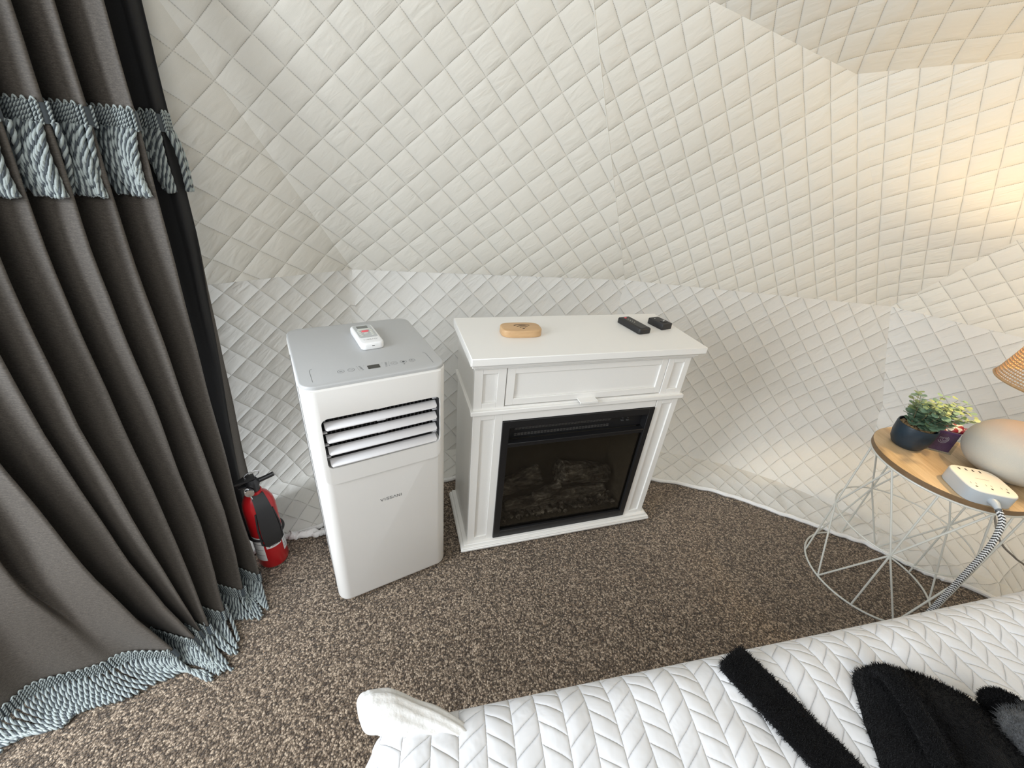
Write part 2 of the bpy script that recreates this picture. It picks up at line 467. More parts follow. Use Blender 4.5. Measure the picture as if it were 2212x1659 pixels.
# T panel split on a soft fold that climbs from the hub
panels('wall_left', [(HL, H0, NB, 'L'), (H0, H1, NA, 'L'), (H0, NA, NB, 'L')])
panels('wall_back', [(H1, NN, NA, (UH1, UNN, (-3.82, -1.21))), (H1, H2, NN, (UH1, (19.82, 8.74), UNN)), (H2, CF, NN, ((19.82, 8.74), (10.58, 20.53), UNN))])
HS = V(2.62, -.10, .75); HT = V(2.35, -1.15, .75); CG = V(2.22, -.15, 1.62); CH = V(1.75, -1.15, 1.70)
panels('wall_right', [(H2, HR, CF, 'C'), (HR, HS, CG, ''), (HR, CG, CF, ''), (HS, HT, CH, ''), (HS, CH, CG, '')])
panels('ceiling', [(NA, NN, FT, ((-5.74, -8.05), (2.8, 2.98), (-4.07, 5.19))), (NN, CF, FT, ((2.8, 2.98), (3.12, 16.9), (-4.07, 5.19))), (NA, FT, TOP, ''), (FT, CF, TOP, ''), (CF, CG, TOP, ''), (CG, CH, TOP, ''), (NB, NA, TOP, '')])

# lower band: hangs from the strut ridge, bellies in near the carpet, its skirt lies on the carpet
ST = [  # ridge xy, mid-height xy (z .34), foot-of-belly xy, hem xy
    ((-1.30, .66), (-1.30, .66), (-1.22, .66), (-1.05, .50)), ((-.859, 1.093), (-.865, 1.085), (-.885, 1.02), (-.72, .84)), ((-.574, 1.374), (-.58, 1.355), (-.60, 1.20), (-.45, 1.02)),
    ((-.10, 1.479), (-.10, 1.47), (-.13, 1.40), (-.184, 1.224)), ((.39, 1.584), (.385, 1.585), (.38, 1.50), (.35, 1.335)), ((.80, 1.580), (.82, 1.590), (.82, 1.475), (.82, 1.30)),
    ((1.10, 1.578), (1.18, 1.590), (1.14, 1.37), (1.10, 1.195)), ((1.402, 1.575), (1.56, 1.54), (1.43, 1.15), (1.35, 1.08)), ((1.53, 1.455), (1.65, 1.44), (1.54, 1.04), (1.47, .985)),
    ((1.659, 1.334), (1.74, 1.32), (1.67, .96), (1.62, .915)), ((2.13, .89), (2.15, .87), (2.02, .74), (1.93, .66)), ((2.62, -.10), (2.62, -.10), (2.50, -.10), (2.38, -.10)), ((2.35, -1.15), (2.35, -1.15), (2.25, -1.10), (2.15, -1.05))]
def crom(P, t):
    i = int(min(max(math.floor(t), 0), len(P) - 2)); f = t - i
    p = [np.array(P[min(max(i + k, 0), len(P) - 1)], float) for k in (-1, 0, 1, 2)]
    return .5 * ((2 * p[1]) + (-p[0] + p[2]) * f + (2 * p[0] - 5 * p[1] + 4 * p[2] - p[3]) * f * f + (-p[0] + 3 * p[1] - 3 * p[2] + p[3]) * f ** 3)
def band(b, uvs, t0, t1, n, part):
    rows = []
    for k in range(n + 1):
        t = t0 + (t1 - t0) * k / n
        i = min(int(t + 1e-9), len(ST) - 2, int(t1) - 1); f = t - i
        rd = np.array(ST[i][0]) * (1 - f) + np.array(ST[i + 1][0]) * f
        md = np.array(ST[i][1]) * (1 - f) + np.array(ST[i + 1][1]) * f if t > 4 else crom([s[1] for s in ST], t)
        ft = crom([s[2] for s in ST], t); hm = crom([s[3] for s in ST], t)
        key = 'BL' if t < 2 else ('BK' if t <= 4 and t1 <= 4 else ('BM' if t1 <= 7 else 'BR'))
        z0, zf = .34, .028
        inw = ft - md; nn = inw / (np.linalg.norm(inw) + 1e-9); prof = []
        wav = fbm(t * 2.3, 5.1) * .5 + fbm(t * 5.7, 1.1) * .3
        for q in range(15):
            s_ = q / 14; p = rd * (1 - s_) + md * s_ + nn * (-.008 * math.sin(PI * s_) + .012 * wav * s_)
            prof.append((p[0], p[1], .75 + (z0 - .75) * s_))
        for q in range(1, 17):
            s_ = q / 16; p = md + inw * s_ ** 1.75 + nn * .012 * wav
            prof.append((p[0], p[1], z0 + (zf - z0) * s_))
        U0 = lat(key, V(*prof[14])); dd = lat(key, V(prof[14][0], prof[14][1], z0 - 1.0)); du = (dd[0] - U0[0], dd[1] - U0[1])
        if part == 'skirt':
            arcf = sum(math.dist(prof[j], prof[j + 1]) for j in range(14, len(prof) - 1)); prof = [prof[-1]]
            for q in range(1, 11):
                s_ = q / 10; p = ft * (1 - s_) + hm * s_
                nrm_ = (hm - ft) / (np.linalg.norm(hm - ft) + 1e-9); p = p + nrm_ * .014 * fbm(t * 6.0, 9.0) * s_
                z = .028 - .018 * min(1, s_ * 1.6) + .010 * math.sin(PI * s_) * (1 + 1.2 * wav + fbm(t * 9, s_ * 2) * .8)
                prof.append((p[0], p[1], max(z, .008)))
        row = []; arc = 0
        for q, pt in enumerate(prof):
            if part == 'skirt':
                if q: arc += math.dist(pt, prof[q - 1])
                a_ = arcf + arc; uvs.append((U0[0] + du[0] * a_, U0[1] + du[1] * a_))
            elif q <= 14: uvs.append(lat(key, V(*pt)))
            else:
                arc += math.dist(pt, prof[q - 1]); uvs.append((U0[0] + du[0] * arc, U0[1] + du[1] * arc))
            row.append(pt)
        rows.append(row)
    b.grid(rows)
    return rows
bw = MB(); uw = []; bs = MB(); us = []; hemline = []
for t0, t1, n in ((0, 4, 96), (4, 7, 60), (7, 10, 50), (10, 12, 20)):
    band(bw, uw, t0, t1, n, 'wall'); rr = band(bs, us, t0, t1, n, 'skirt')
    hemline += [r[-1] for r in rr][(1 if hemline else 0):]
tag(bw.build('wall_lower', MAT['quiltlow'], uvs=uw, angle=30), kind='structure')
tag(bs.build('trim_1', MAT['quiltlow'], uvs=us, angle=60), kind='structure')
b = MB(); hl = [(p[0], p[1], .0085 + .0015 * fbm(i * .35, 3)) for i, p in enumerate(hemline)]
b.tube(hl, [.008 + .0018 * fbm(i * .6, 1) for i in range(len(hl))], 8)
tag(b.build('trim_2', MAT['hem']), kind='structure')
# a loose turned-under flap of the hem by the extinguisher
b = MB(); G = []
for i in range(25):
    t = i / 24; x = -.660 + .115 * t; y = .868 + .036 * t
    G.append([(x + .010 * fbm(t * 5, j * .7), y + .030 * j / 6 - .014 * abs(fbm(t * 7, 2.2)), .006 + .016 * abs(math.sin(j / 6 * PI)) * (1 + fbm(t * 8, j * .5)) + .004) for j in range(7)])
b.grid(G); o = b.build('trim_4', MAT['hem'], angle=180); md = o.modifiers.new('t', 'SOLIDIFY'); md.thickness = .002; tag(o, kind='structure')
# seam pipings
def seam(n, pts, r=.0022):
    b = MB(); b.tube(pts, r, 6); tag(b.build('trim_%d' % n, MAT['quilt']), kind='structure')
def lerp(P, Q, n=12): return [tuple(P + (Q - P) * i / n) for i in range(n + 1)]
seam(3, lerp(H1, NA), .0012)

# ------------------------------------------------------------------ CURTAIN
ZL = [0.03, .15, .3, .6, .9, 1.14, 1.5, 2.2]
AZT = {  # crest azimuths (deg left of +y) at the heights above, right to left
    6.6: [-40.2, -40.0, -39.7, -38.9, -38.2, -37.7, -37.2, -36.6],
    6: [-41.6, -41.2, -40.8, -39.8, -39.0, -38.6, -38.1, -37.6],
    5: [-42.6, -42.4, -42.2, -41.5, -40.8, -40.3, -39.8, -39.4],
    4: [-45.4, -44.6, -44.1, -44.1, -44.2, -43.6, -42.8, -42.0],
    3: [-48.6, -47.8, -47.2, -47.0, -47.0, -46.2, -45.2, -44.2],
    2: [-51.0, -50.6, -50.3, -50.2, -50.0, -49.0, -47.8, -46.4],
    1: [-52.0, -52.4, -52.9, -53.4, -53.0, -51.6, -50.2, -48.8],
    0: [-52.8, -54.2, -55.2, -56.0, -55.7, -54.3, -53.0, -51.4],
    -1: [-55.5, -57.2, -58.6, -59.6, -59.0, -57.4, -56.0, -54.2],
    -2: [-62.5, -62.8, -63.6, -63.2, -62.2, -60.6, -59.2, -57.2],
    -3: [-70.5, -69.6, -68.6, -67.0, -65.6, -64.0, -62.5, -60.2],
    -4: [-76.0, -75.0, -73.5, -71.5, -69.0, -67.5, -65.8, -63.4]}
RH = {6.6: 1.24, 6: 1.19, 5: .965, 4: .93, 3: .895, 2: .885, 1: .875, 0: .87, -1: .885, -2: .985, -3: 1.06, -4: 1.12}
KS = sorted(AZT)
def interp_k(d, k, fz=None):
    k = min(max(k, KS[0]), KS[-1])
    i = max(j for j in range(len(KS)) if KS[j] <= k + 1e-9); i = min(i, len(KS) - 2)
    f = (k - KS[i]) / (KS[i + 1] - KS[i])
    g = (lambda q: d[q]) if fz is None else (lambda q: float(np.interp(fz, ZL, d[q])))
    return g(KS[i]) * (1 - f) + g(KS[i + 1]) * f
def rtop(k): return 1.14 if k <= 5.2 else 1.14 + .075 * min(1, (k - 5.2) * 2)
def cpt(k, z, out=0.0):
    """point on the curtain: k = fold number (crest at whole numbers), z height"""
    lim = 1.0
    az = R(interp_k(AZT, k, z)); hem = interp_k(RH, k)
    s_ = min(1, max(0, z) / 1.05) ** .8; r = hem + (rtop(k) - hem) * s_
    er = Vector((math.sin(az), math.cos(az), 0)); et = Vector((math.cos(az), -math.sin(az), 0))   # et points right
    ph = 2 * PI * k; c_ = math.cos(ph) - 1
    amp = 1.0
    if k < -1: amp = .10 + 1.25 * min(1, z / .62)          # the left panel opens out flat at the hem
    if -1 <= k < 0: amp = .8 + .2 * min(1, z)
    lim = 1.0 if k <= 5.3 else max(.0, 1 - (k - 5.3) / .4)
    bb = .044 * amp * (1.3 if -1.1 < k < .1 else 1) * (.25 + .75 * lim); cc = .0245 * amp * lim * (1.0 if z > .25 else .6 + 1.6 * z)
    if -1.01 < k < .01: cc *= 1.3
    sm = .006 * math.sin(z * 5 + k * 2.1) + .004 * fbm(k * 1.3, z * 4)
    p = er * (r - bb * c_ + sm - out) + et * (cc * c_ + .003 * fbm(k * 2, z * 6, 4))
    p = Vector((p.x, p.y, z))
    if z < .25 and k < 0: # soft creases where the cloth meets the carpet
        p += er * -.006 * math.sin(k * 6 + z * 20) * (1 - z / .25)
    return p
def cnorm(k, z):
    a = cpt(k + .01, z) - cpt(k - .01, z); n = Vector((a.y, -a.x, 0)); n.normalize()
    n = Vector((-n.x, -n.y, 0)) if n.dot(Vector((0, 0, 0)) - Vector((cpt(k, z).x, cpt(k, z).y, 0))) < 0 else n
    return n
cur = thing('curtain', 'dark taupe gathered curtain with pale blue-green rope fringe, hanging left of the air conditioner', 'curtain', (0, 0, 0))
zs = [.03 + .02 * i for i in range(8)] + [.2 + .045 * i for i in range(46)]
def cloth(name, ks, zz, mat, out=0.0):
    b = MB(); P = [[cpt(k, z, out) for z in zz] for k in ks]; b.grid(P); arc = 0; uv = []
    for i, k in enumerate(ks):
        if i: arc += (P[i][len(zz) // 2] - P[i - 1][len(zz) // 2]).length
        uv += [(arc, z) for z in zz]
    o = b.build(name, MAT[mat], cur, uvs=uv, angle=180)
    md = o.modifiers.new('thick', 'SOLIDIFY'); md.thickness = .002; md.offset = 0
    return o
cloth('cloth', np.arange(-4, 5.42, 1 / 30), zs, 'curtain')
# the edge is folded back on itself: black lining above, a narrow return of face cloth below
cloth('lining', np.arange(5.42, 6.601, 1 / 30), zs, 'liner')
b = MB(); zz = [z for z in zs if z < .94]; uv = []; G = []
for i in range(16):
    G.append([]); 
    for z in zz:
        k0_ = float(np.interp(z, [0, .35, .93], [5.95, 6.05, 6.59])); k_ = k0_ + (6.615 - k0_) * i / 15
        G[-1].append(cpt(k_, z, .004 + .004 * math.sin(PI * i / 15))); uv.append((.01 * i, z))
b.grid(G); b.build('folded_edge', MAT['curtain'], cur, uvs=uv, angle=180)

def cord(b, pts, rad=.0052, pitch=.034, seg=5, ph=0.0, step=.0036):
    """two-ply twisted cord along pts (ply 0 pale, ply 1 slate)"""
    pts = [Vector(p) for p in pts]; L = [0]
    for i in range(1, len(pts)): L.append(L[-1] + (pts[i] - pts[i - 1]).length)
    n = max(6, int(L[-1] / step)); Pn = []
    for i in range(n + 1):
        s_ = L[-1] * i / n; j = max(0, min(len(L) - 2, int(np.searchsorted(L, s_)) - 1)); f = (s_ - L[j]) / max(L[j + 1] - L[j], 1e-9)
        Pn.append(pts[j].lerp(pts[j + 1], f))
    for ply in (0, 1, 2, 3):
        q = []; mi_ = ply % 2; wr_ = rad * (.50 if mi_ == 0 else .40)
        for i, p in enumerate(Pn):
            t = (Pn[min(i + 1, n)] - Pn[max(i - 1, 0)]).normalized()
            x = t.cross(Vector((.3, .2, .93))).normalized(); y = t.cross(x)
            a = 2 * PI * (L[-1] * i / n) / pitch + ph + ply * PI / 2
            q.append(p + (x * math.cos(a) + y * math.sin(a)) * rad * (.56 if mi_ == 0 else .50))
        b.tube(q, wr_, seg, mi=mi_)
def fringe(name, k0, k1, zt, hh, ends, spacing, rad):
    """woven header strip along the cloth and a row of twisted rope loops under it"""
    # header: close upright yarns woven over a tape
    b = MB(); ksx = np.arange(k0, k1, .012); arc = 0; prev = None; lastc = -1; lasth = -1; cpos = []; hpos = []
    P = []
    for k in ksx:
        p = cpt(k, zt)
        if prev is not None: arc += (p - prev).length
        prev = p; n = cnorm(k, zt)
        P.append([cpt(k, zt - .002 - (hh - .003) * j / 6) + n * .004 for j in range(7)])
        if arc - lastc >= spacing * (.9 + .2 * random.random()): cpos.append(k); lastc = arc
        if arc - lasth >= .0056: hpos.append(k); lasth = arc
    b.grid(P); b.mi = [1] * len(b.f)
    for k in hpos:
        n = cnorm(k, zt)
        cord(b, [cpt(k, zt - hh * j / 3) + n * .0058 for j in range(4)], .0030, pitch=.013, seg=4, ph=k * 40, step=.0022)
    for ka, kb in zip(hpos[::2], hpos[1::2]):
        pa, pb = cpt(ka, zt) + cnorm(ka, zt) * .006, cpt(kb, zt) + cnorm(kb, zt) * .006
        if (pb - pa).length < .012: b.tube([pa.lerp(pb, q / 6) + Vector((0, 0, .0045 * math.sin(PI * q / 6))) for q in range(7)], .0017, 5, mi=0)
    hd = b.build('fringe_header', [MAT['cord_light'], MAT['cord_dark']], cur, angle=180)
    b3 = MB()
    for k in cpos:
        cord(b3, ends(k, cpt(k, zt - hh * .9) + cnorm(k, zt) * .007, cnorm(k, zt)), rad, ph=random.random() * 6)
    f = b3.build(name, [MAT['cord_light'], MAT['cord_dark']], cur, angle=180)
    return f
def upper_ends(k, p, n):
    kk = k + .22 + .06 * fbm(k * 3, 2)
    e = cpt(min(kk, 6.6), 1.005 + .006 * fbm(k * 9, 1)) + n * .013
    m = p.lerp(e, .5) + n * .006
    L = [p, p.lerp(m, .5) + n * .002, m, m.lerp(e, .5), e]
    return L
tag(fringe('rope_fringe', -3.9, 6.45, 1.150, .034, upper_ends, .0085, .0053), 'pale rope fringe sewn across the curtain at mid height', kind='stuff')
def hem_ends(k, p, n):
    az = math.atan2(p.x, p.y); er = Vector((math.sin(az), math.cos(az), 0)); et = Vector((math.cos(az), -math.sin(az), 0))
    d = .080 + .012 * fbm(k * 4, 7) + (.02 if k < 2 else 0)
    sp = .02 * math.sin(k * 3.3) + (.035 if k < 0 else .01)
    a = p - er * .012 + Vector((0, 0, -.004)); a.z = max(a.z, .012)
    m = p - er * (d * .5) + et * sp * .35; m.z = .0085
    e = p - er * d + et * sp; e.z = .007
    return [p, a, m, e]
tag(fringe('hem_fringe', -3.9, 5.1, .052, .026, hem_ends, .0095, .0042), 'pale rope fringe spilling on the carpet', kind='stuff')

# ------------------------------------------------------------------ FIRE EXTINGUISHER
ex = thing('fire_extinguisher', 'small red fire extinguisher with black strap bracket, standing half behind the curtain', 'fire extinguisher', (-.672, .806, 0), R(50))
b = MB(); b.lathe([(0, .002), (.030, .002), (.038, .006), (.0405, .014), (.0405, .225), (.038, .243), (.031, .259), (.021, .270), (.016, .274), (0, .275)], seg=56)
b.build('cylinder', MAT['red'], ex)
def patch(r, a0, a1, z0, z1, n=16):
    return [[(r * math.sin(R(a0 + (a1 - a0) * i / n)), -r * math.cos(R(a0 + (a1 - a0) * i / n)), z0 + (z1 - z0) * j) for j in (0, 1)] for i in range(n + 1)]
b = MB(); b.grid(patch(.0409, -28, 30, .088, .118)); b.grid(patch(.0409, 36, 78, .05, .135)); b.grid(patch(.0409, -85, -36, .04, .135))
b.build('paper_label', MAT['label'], ex)
b = MB()
for zz in (.060, .072, .084, .096, .108, .120): b.grid(patch(.0411, 41, 73, zz, zz + .0022)); 
for zz in (.062, .084, .106): b.grid(patch(.0411, -80, -41, zz, zz + .0016))
for zz in (.094, .101, .108): b.grid(patch(.0411, -8, 22, zz, zz + .002))
b.build('label_print', MAT['labeltxt'], ex)
b = MB(); b.lathe([(0, .270), (.0165, .270), (.0175, .276), (.0175, .282), (.013, .284), (0, .284)]); b.build('red_collar', MAT['red'], ex)
b = MB(); b.lathe([(0, .282), (.0145, .282), (.0145, .300), (.017, .302), (.017, .312), (.012, .322), (0, .322)], seg=32)
b.build('valve_head', MAT['black'], ex)
b = MB(); b.tube([(0, 0, .307), (.030, -.004, .310), (.052, -.010, .316)], [.007, .0062, .0062], 14); b.build('nozzle', MAT['black'], ex)
b = MB(); b.prism([(-.010, -.010), (.008, -.010), (.010, .012), (-.012, .014), (-.040, .004), (-.042, -.006)], .322, .328, .001, .001, 2); b.build('lever', MAT['black'], ex)
b = MB(); b.prism([(-.010, -.009), (.006, -.009), (.006, .010), (-.012, .012), (-.034, .004), (-.034, -.004)], .304, .309, .001, .001, 2); b.build('carry_handle', MAT['black'], ex)
b = MB(); b.tube([(.004 + .018 * math.cos(a), .002, .332 + .010 * math.sin(a)) for a in np.linspace(0, 2 * PI, 28)[:-1]], .0013, 6, closed=True)
b.tube([(-.020 + .006 * math.cos(a), -.018, .300 + .010 * math.sin(a)) for a in np.linspace(0, 2 * PI, 20)[:-1]], .0012, 6, closed=True)
b.tube([(-.018, -.014, .306), (-.018, -.020, .290), (-.014, -.021, .272)], .0018, 6)
b.build('pull_ring', MAT['chrome'], ex)
b = MB(); b.lathe([(0, 0), (.010, 0), (.011, .003), (.011, .009), (0, .010)], seg=24); b.build('gauge', MAT['chrome'], ex, loc=(-.014, -.016, .296), rot=(R(90), 0, R(-20)))
b = MB()   # wide plastic clasp of the bracket hanging down the front
prof = [(-.016, .276, .016), (-.034, .260, .018), (-.0440, .240, .020), (-.0495, .205, .0225), (-.0525, .165, .0245), (-.0535, .120, .0235), (-.0500, .106, .014)]
vs = []; fs = []
for y, z, w in prof: vs += [(-w, y, z), (w, y, z), (w * .9, y + .007, z), (-w * .9, y + .007, z)]
for i in range(len(prof) - 1):
    for k in range(4): fs.append((i * 4 + k, i * 4 + (k + 1) % 4, i * 4 + 4 + (k + 1) % 4, i * 4 + 4 + k))
fs += [(0, 1, 2, 3), tuple(len(vs) - 4 + k for k in (3, 2, 1, 0))]
b.add(vs, fs); b.build('bracket_clasp', MAT['blackmatte'], ex, bevel=.0015)
b = MB()
b.tube([(.0425 * math.sin(a), -.0425 * math.cos(a), .128 + .0 * a) for a in np.linspace(-2.2, 2.2, 30)], .0055, 8, flat=.45)
for s_ in (-1, 1): b.tube([(s_ * .021, -.040, .232), (s_ * .027, -.045, .18), (s_ * .027, -.046, .122), (s_ * .012, -.051, .108)], .0028, 8)
b.build('bracket_strap', MAT['blackmatte'], ex)

# ------------------------------------------------------------------ PORTABLE AIR CONDITIONER
ax, ay, at_, aw, ad = -.2818, .7594, .5672, .3105, .3179
ac = thing('air_conditioner', 'white portable air conditioner with grey top and four louvers, beside the white fireplace', 'air conditioner', (ax, ay, 0), at_)
hw = aw / 2
b = MB(); b.prism(rrect(-hw, hw, 0, ad, .030, 8), .012, .697, .006, .010, 3)
body = b.build('casing', MAT['plastic'], ac)
body.parent = None
b = MB(); c_ = b.box(-.126, .1335, -.02, .085, .493, .626); cutter = b.build('cut', MAT['plastic'])
cut_out = rrect(-.1275, .1345, .4925, .6265, .014, 6)
def yprism(out, y0, y1, bev=0.0):
    q = MB(); q.prism([(x, z) for x, z in out], 0, 1, 0, 0); q.v = [(x, y0 + (y1 - y0) * h, z) for x, z, h in q.v]; q.f = [f[::-1] for f in q.f]; return q
bpy.data.objects.remove(cutter)
cutter = yprism(cut_out, -.03, .075).build('cut', MAT['plastic'], smooth=False)
boolean(body, cutter); body.parent = ac
# raised bezel round the vent: follows the casing, cut to a rounded outline
b = MB(); b.prism(rrect(-hw - .0028, hw + .0028, -.0045, .14, .031, 8), .40, .694, .001, 0, 2)
bez = b.build('front_bezel', MAT['plastic'])
boolean(bez, yprism(rrect(-.1375, .1375, .4455, .80, .020, 6), -.03, .022).build('cut', MAT['plastic'], smooth=False), 'INTERSECT')
boolean(bez, yprism(cut_out, -.03, .075).build('cut', MAT['plastic'], smooth=False)); bez.parent = ac
b = MB(); b.add([(-.127, .004, .494), (.134, .004, .494), (.134, .072, .494), (-.127, .072, .494), (-.127, .004, .625), (.134, .004, .625), (.134, .072, .625), (-.127, .072, .625)],
      [(0, 1, 2, 3), (4, 7, 6, 5), (3, 2, 6, 7), (0, 3, 7, 4), (1, 5, 6, 2)])
b.build('vent_duct', MAT['ventdark'], ac, smooth=False)
b = MB()
for i in range(26): x = -.118 + i * .0096; b.box(x, x + .0022, .040, .060, .497, .622)
b.build('vent_grille', MAT['ventdark'], ac, smooth=False)
def slat_mb():
    b = MB(); pr = []; ch = .0235; th = .0022
    for i, t in enumerate(np.linspace(0, 1, 7)):
        y = -.0065 + ch * t * math.cos(R(17)); z = ch * t * math.sin(R(17)) + .0030 * math.sin(PI * t)
        pr.append((y, z))
    L = pr + [(y, z - th) for y, z in reversed(pr)]; xs = [-.1215, -.117, .123, .1275]; ins = [.35, 1, 1, .35]
    vs = []; fs = []; m = len(L)
    for x, s_ in zip(xs, ins):
        for i, (y, z) in enumerate(L): vs.append((x, y + (1 - s_) * .009 * (1 if y < .008 else 0), z))
    for a in range(3):
        for i in range(m): fs.append((a * m + i, a * m + (i + 1) % m, (a + 1) * m + (i + 1) % m, (a + 1) * m + i))
    fs.append(tuple(range(m))); fs.append(tuple(3 * m + i for i in range(m))[::-1])
    b.add(vs, fs); b.box(-.1265, -.117, .018, .024, .008, .012); b.box(.123, .1335, .018, .024, .008, .012)
    b.box(-.010, .010, .020, .034, .010, .016)
    return b
for z in (.5995, .5665, .5335, .5005): slat_mb().build('louver', MAT['slat'], ac, loc=(0, 0, z))
b = MB(); b.prism(rrect(-hw + .0015, hw - .0015, .0015, ad - .0015, .0295, 8), .696, .7035, .003, 0, 3)
top = b.build('top_panel', MAT['greytop'], ac)
b = MB()
zt = .7037
def ring(cx, cy, r, w=.0006):
    b.add([(cx + rr * math.cos(a), cy + rr * math.sin(a), zt) for rr in (r, r - w) for a in np.linspace(0, 2 * PI, 33)[:-1]], [(i, (i + 1) % 32, 32 + (i + 1) % 32, 32 + i) for i in range(32)])
def flat(x0, x1, y0, y1): b.add([(x0, y0, zt), (x1, y0, zt), (x1, y1, zt), (x0, y1, zt)], [(0, 1, 2, 3)])
def stroke(pts, w=.0008):
    pts = [Vector((p[0], p[1], zt)) for p in pts]
    for a, c2 in zip(pts, pts[1:]):
        d = (c2 - a).normalized(); n = Vector((-d.y, d.x, 0)) * w / 2; b.add([a - n, c2 - n, c2 + n, a + n], [(0, 1, 2, 3)])
for x in (-.0692, -.0481, .0449, .0661, .0863): ring(x, .0495, .0072)
stroke([(-.0515, .0508), (-.0481, .0480), (-.0447, .0508)]); stroke([(.0415, .0480), (.0449, .0508), (.0483, .0480)])
for a in range(6): stroke([(.0661, .0495), (.0661 + .0038 * math.cos(a * PI / 3), .0495 + .0038 * math.sin(a * PI / 3))], .0016)
ring(.0863, .0495, .0034); stroke([(.0863, .0495), (.0863, .054)]); stroke([(-.0727, .0508), (-.0705, .0495), (-.0680, .0508), (-.0660, .0495)]); stroke([(-.0727, .0485), (-.0705, .0472), (-.0680, .0485), (-.0660, .0472)])
flat(.0635, .0665, .0365, .0395)
for s_ in (-1, 1):
    stroke([(s_ * .128, .022), (s_ * .128, .070), (s_ * .126, .078), (s_ * .122, .081)], .0007)
    for j in range(4):
        y = .0590 - j * .0058; x = s_ * (.0285 - j * .001)
        flat(x - .0022, x + .0022, y - .0011, y + .0011); flat(x + s_ * .0065 - .001, x + s_ * .0065 + .001, y - .0006, y + .0006)
        if j == 0: flat(x - s_ * .0085 - .001, x - s_ * .0085 + .001, y - .0006, y + .0006)
b.build('panel_icons', MAT['greyline'], ac, smooth=False)
b = MB(); b.prism(rrect(-.0135, .0125, .040, .0565, .0008, 2), .7034, .7040); b.build('display', MAT['lcd'], ac)
# brand lettering on the front, strokes
def vissani(width, h, mat, parent, M4, w=.0009):
    b = MB(); G = {'V': [[(0, 1), (.5, 0), (1, 1)]], 'I': [[(.5, 0), (.5, 1)]], 'S': [[(1, .88), (.78, 1), (.22, 1), (.03, .8), (.2, .58), (.8, .45), (.97, .22), (.78, 0), (.2, 0), (0, .13)]], 'A': [[(0, 0), (.5, 1), (1, 0)]], 'N': [[(.05, 0), (.05, 1), (.95, 0), (.95, 1)]]}
    adv = dict(V=1.0, I=.35, S=.85, A=1.0, N=.95); tot = sum(adv[c] for c in 'VISSANI') + 6 * .32; x = -tot / 2; k = width / tot
    for ch in 'VISSANI':
        wd = adv[ch]
        for st in G[ch]:
            pts = [Vector(((x + (p[0] if ch != 'I' else .5) * wd) * k, (p[1] - .5) * h, 0)) for p in st]
            for a, c2 in zip(pts, pts[1:]):
                d = (c2 - a).normalized(); n = Vector((-d.y, d.x, 0)) * w / 2; a2 = a - d * w * .3; c3 = c2 + d * w * .3
                b.add([a2 - n, c3 - n, c3 + n, a2 + n], [(0, 1, 2, 3)])
        x += wd + .32
    b.xf(M4); return b.build('brand_lettering', mat, parent, smooth=False)
vissani(.054, .0078, MAT['greyline'], ac, Matrix.Translation((.0035, -.0004, .3510)) @ Matrix.Rotation(PI / 2, 4, 'X'), .0013)
b = MB(); b.tube([(-hw - .0003, ad * .62, .03), (-hw - .0003, ad * .62, .69)], .0009, 5); b.tube([(-hw - .0003, .040, .05), (-hw - .0003, .040, .69)], .0006, 5)
b.tube([(hw + .0003, ad * .62, .03), (hw + .0003, ad * .62, .69)], .0009, 5); b.build('casing_seam', MAT['greyline'], ac)
b0 = None
for sx in (-1, 1):
    for sy in (.045, ad - .045):
        b = MB(); b.lathe([(0, 0), (.010, 0), (.012, .004), (.012, .008), (.008, .014), (0, .014)], (sx * .105, sy), 20); b.build('foot', MAT['blackmatte'], ac)

def on_ac(x, y): c_, s_ = math.cos(at_), math.sin(at_); return (ax + c_ * x - s_ * y, ay + s_ * x + c_ * y)
xy = on_ac(.0185, .194)
rc = thing('remote_control', 'white remote control with one red button lying on the grey air conditioner top', 'remote control', (*xy, .7035), at_ + R(2))
b = MB(); b.prism(rrect(-.0275, .0275, -.060, .060, .012, 6), 0, .018, .005, .004, 3); b.build('case', MAT['white'], rc)
b = MB(); b.prism(rrect(-.0215, .0215, -.026, .054, .006, 5), .0178, .0184); b.build('face_plate', MAT['rgrey'], rc)
b = MB(); b.prism(rrect(-.0135, .0125, .033, .047, .001, 2), .0184, .0190); b.build('display', MAT['lcdgreen'], rc)
b = MB(); b.prism(rrect(-.015, .016, .0235, .0275, .0015, 2), .0184, .0194)
for i in range(4):
    y = .0165 - i * .0098
    for s_ in (-1, 1): b.prism(rrect(s_ * (.0145 - i * .0004) - .0035, s_ * (.0145 - i * .0004) + .0035, y - .0018, y + .0018, .0015, 2), .0184, .0194)
b.prism(rrect(-.005, .005, -.001, .002, .001, 2), .0184, .0194); b.build('buttons', MAT['btn'], rc)
b = MB(); b.prism(rrect(-.0085, .0085, .0085, .0155, .003, 3), .0184, .0202); b.build('power_button', MAT['red_btn'], rc)
vissani(.034, .0042, MAT['greyline'], rc, Matrix.Translation((.0, -.038, .0182)), .0006)
b = MB(); b.box(-.003, .003, -.0606, -.0595, .010, .0112); b.build('emitter', MAT['darkgap'], rc)

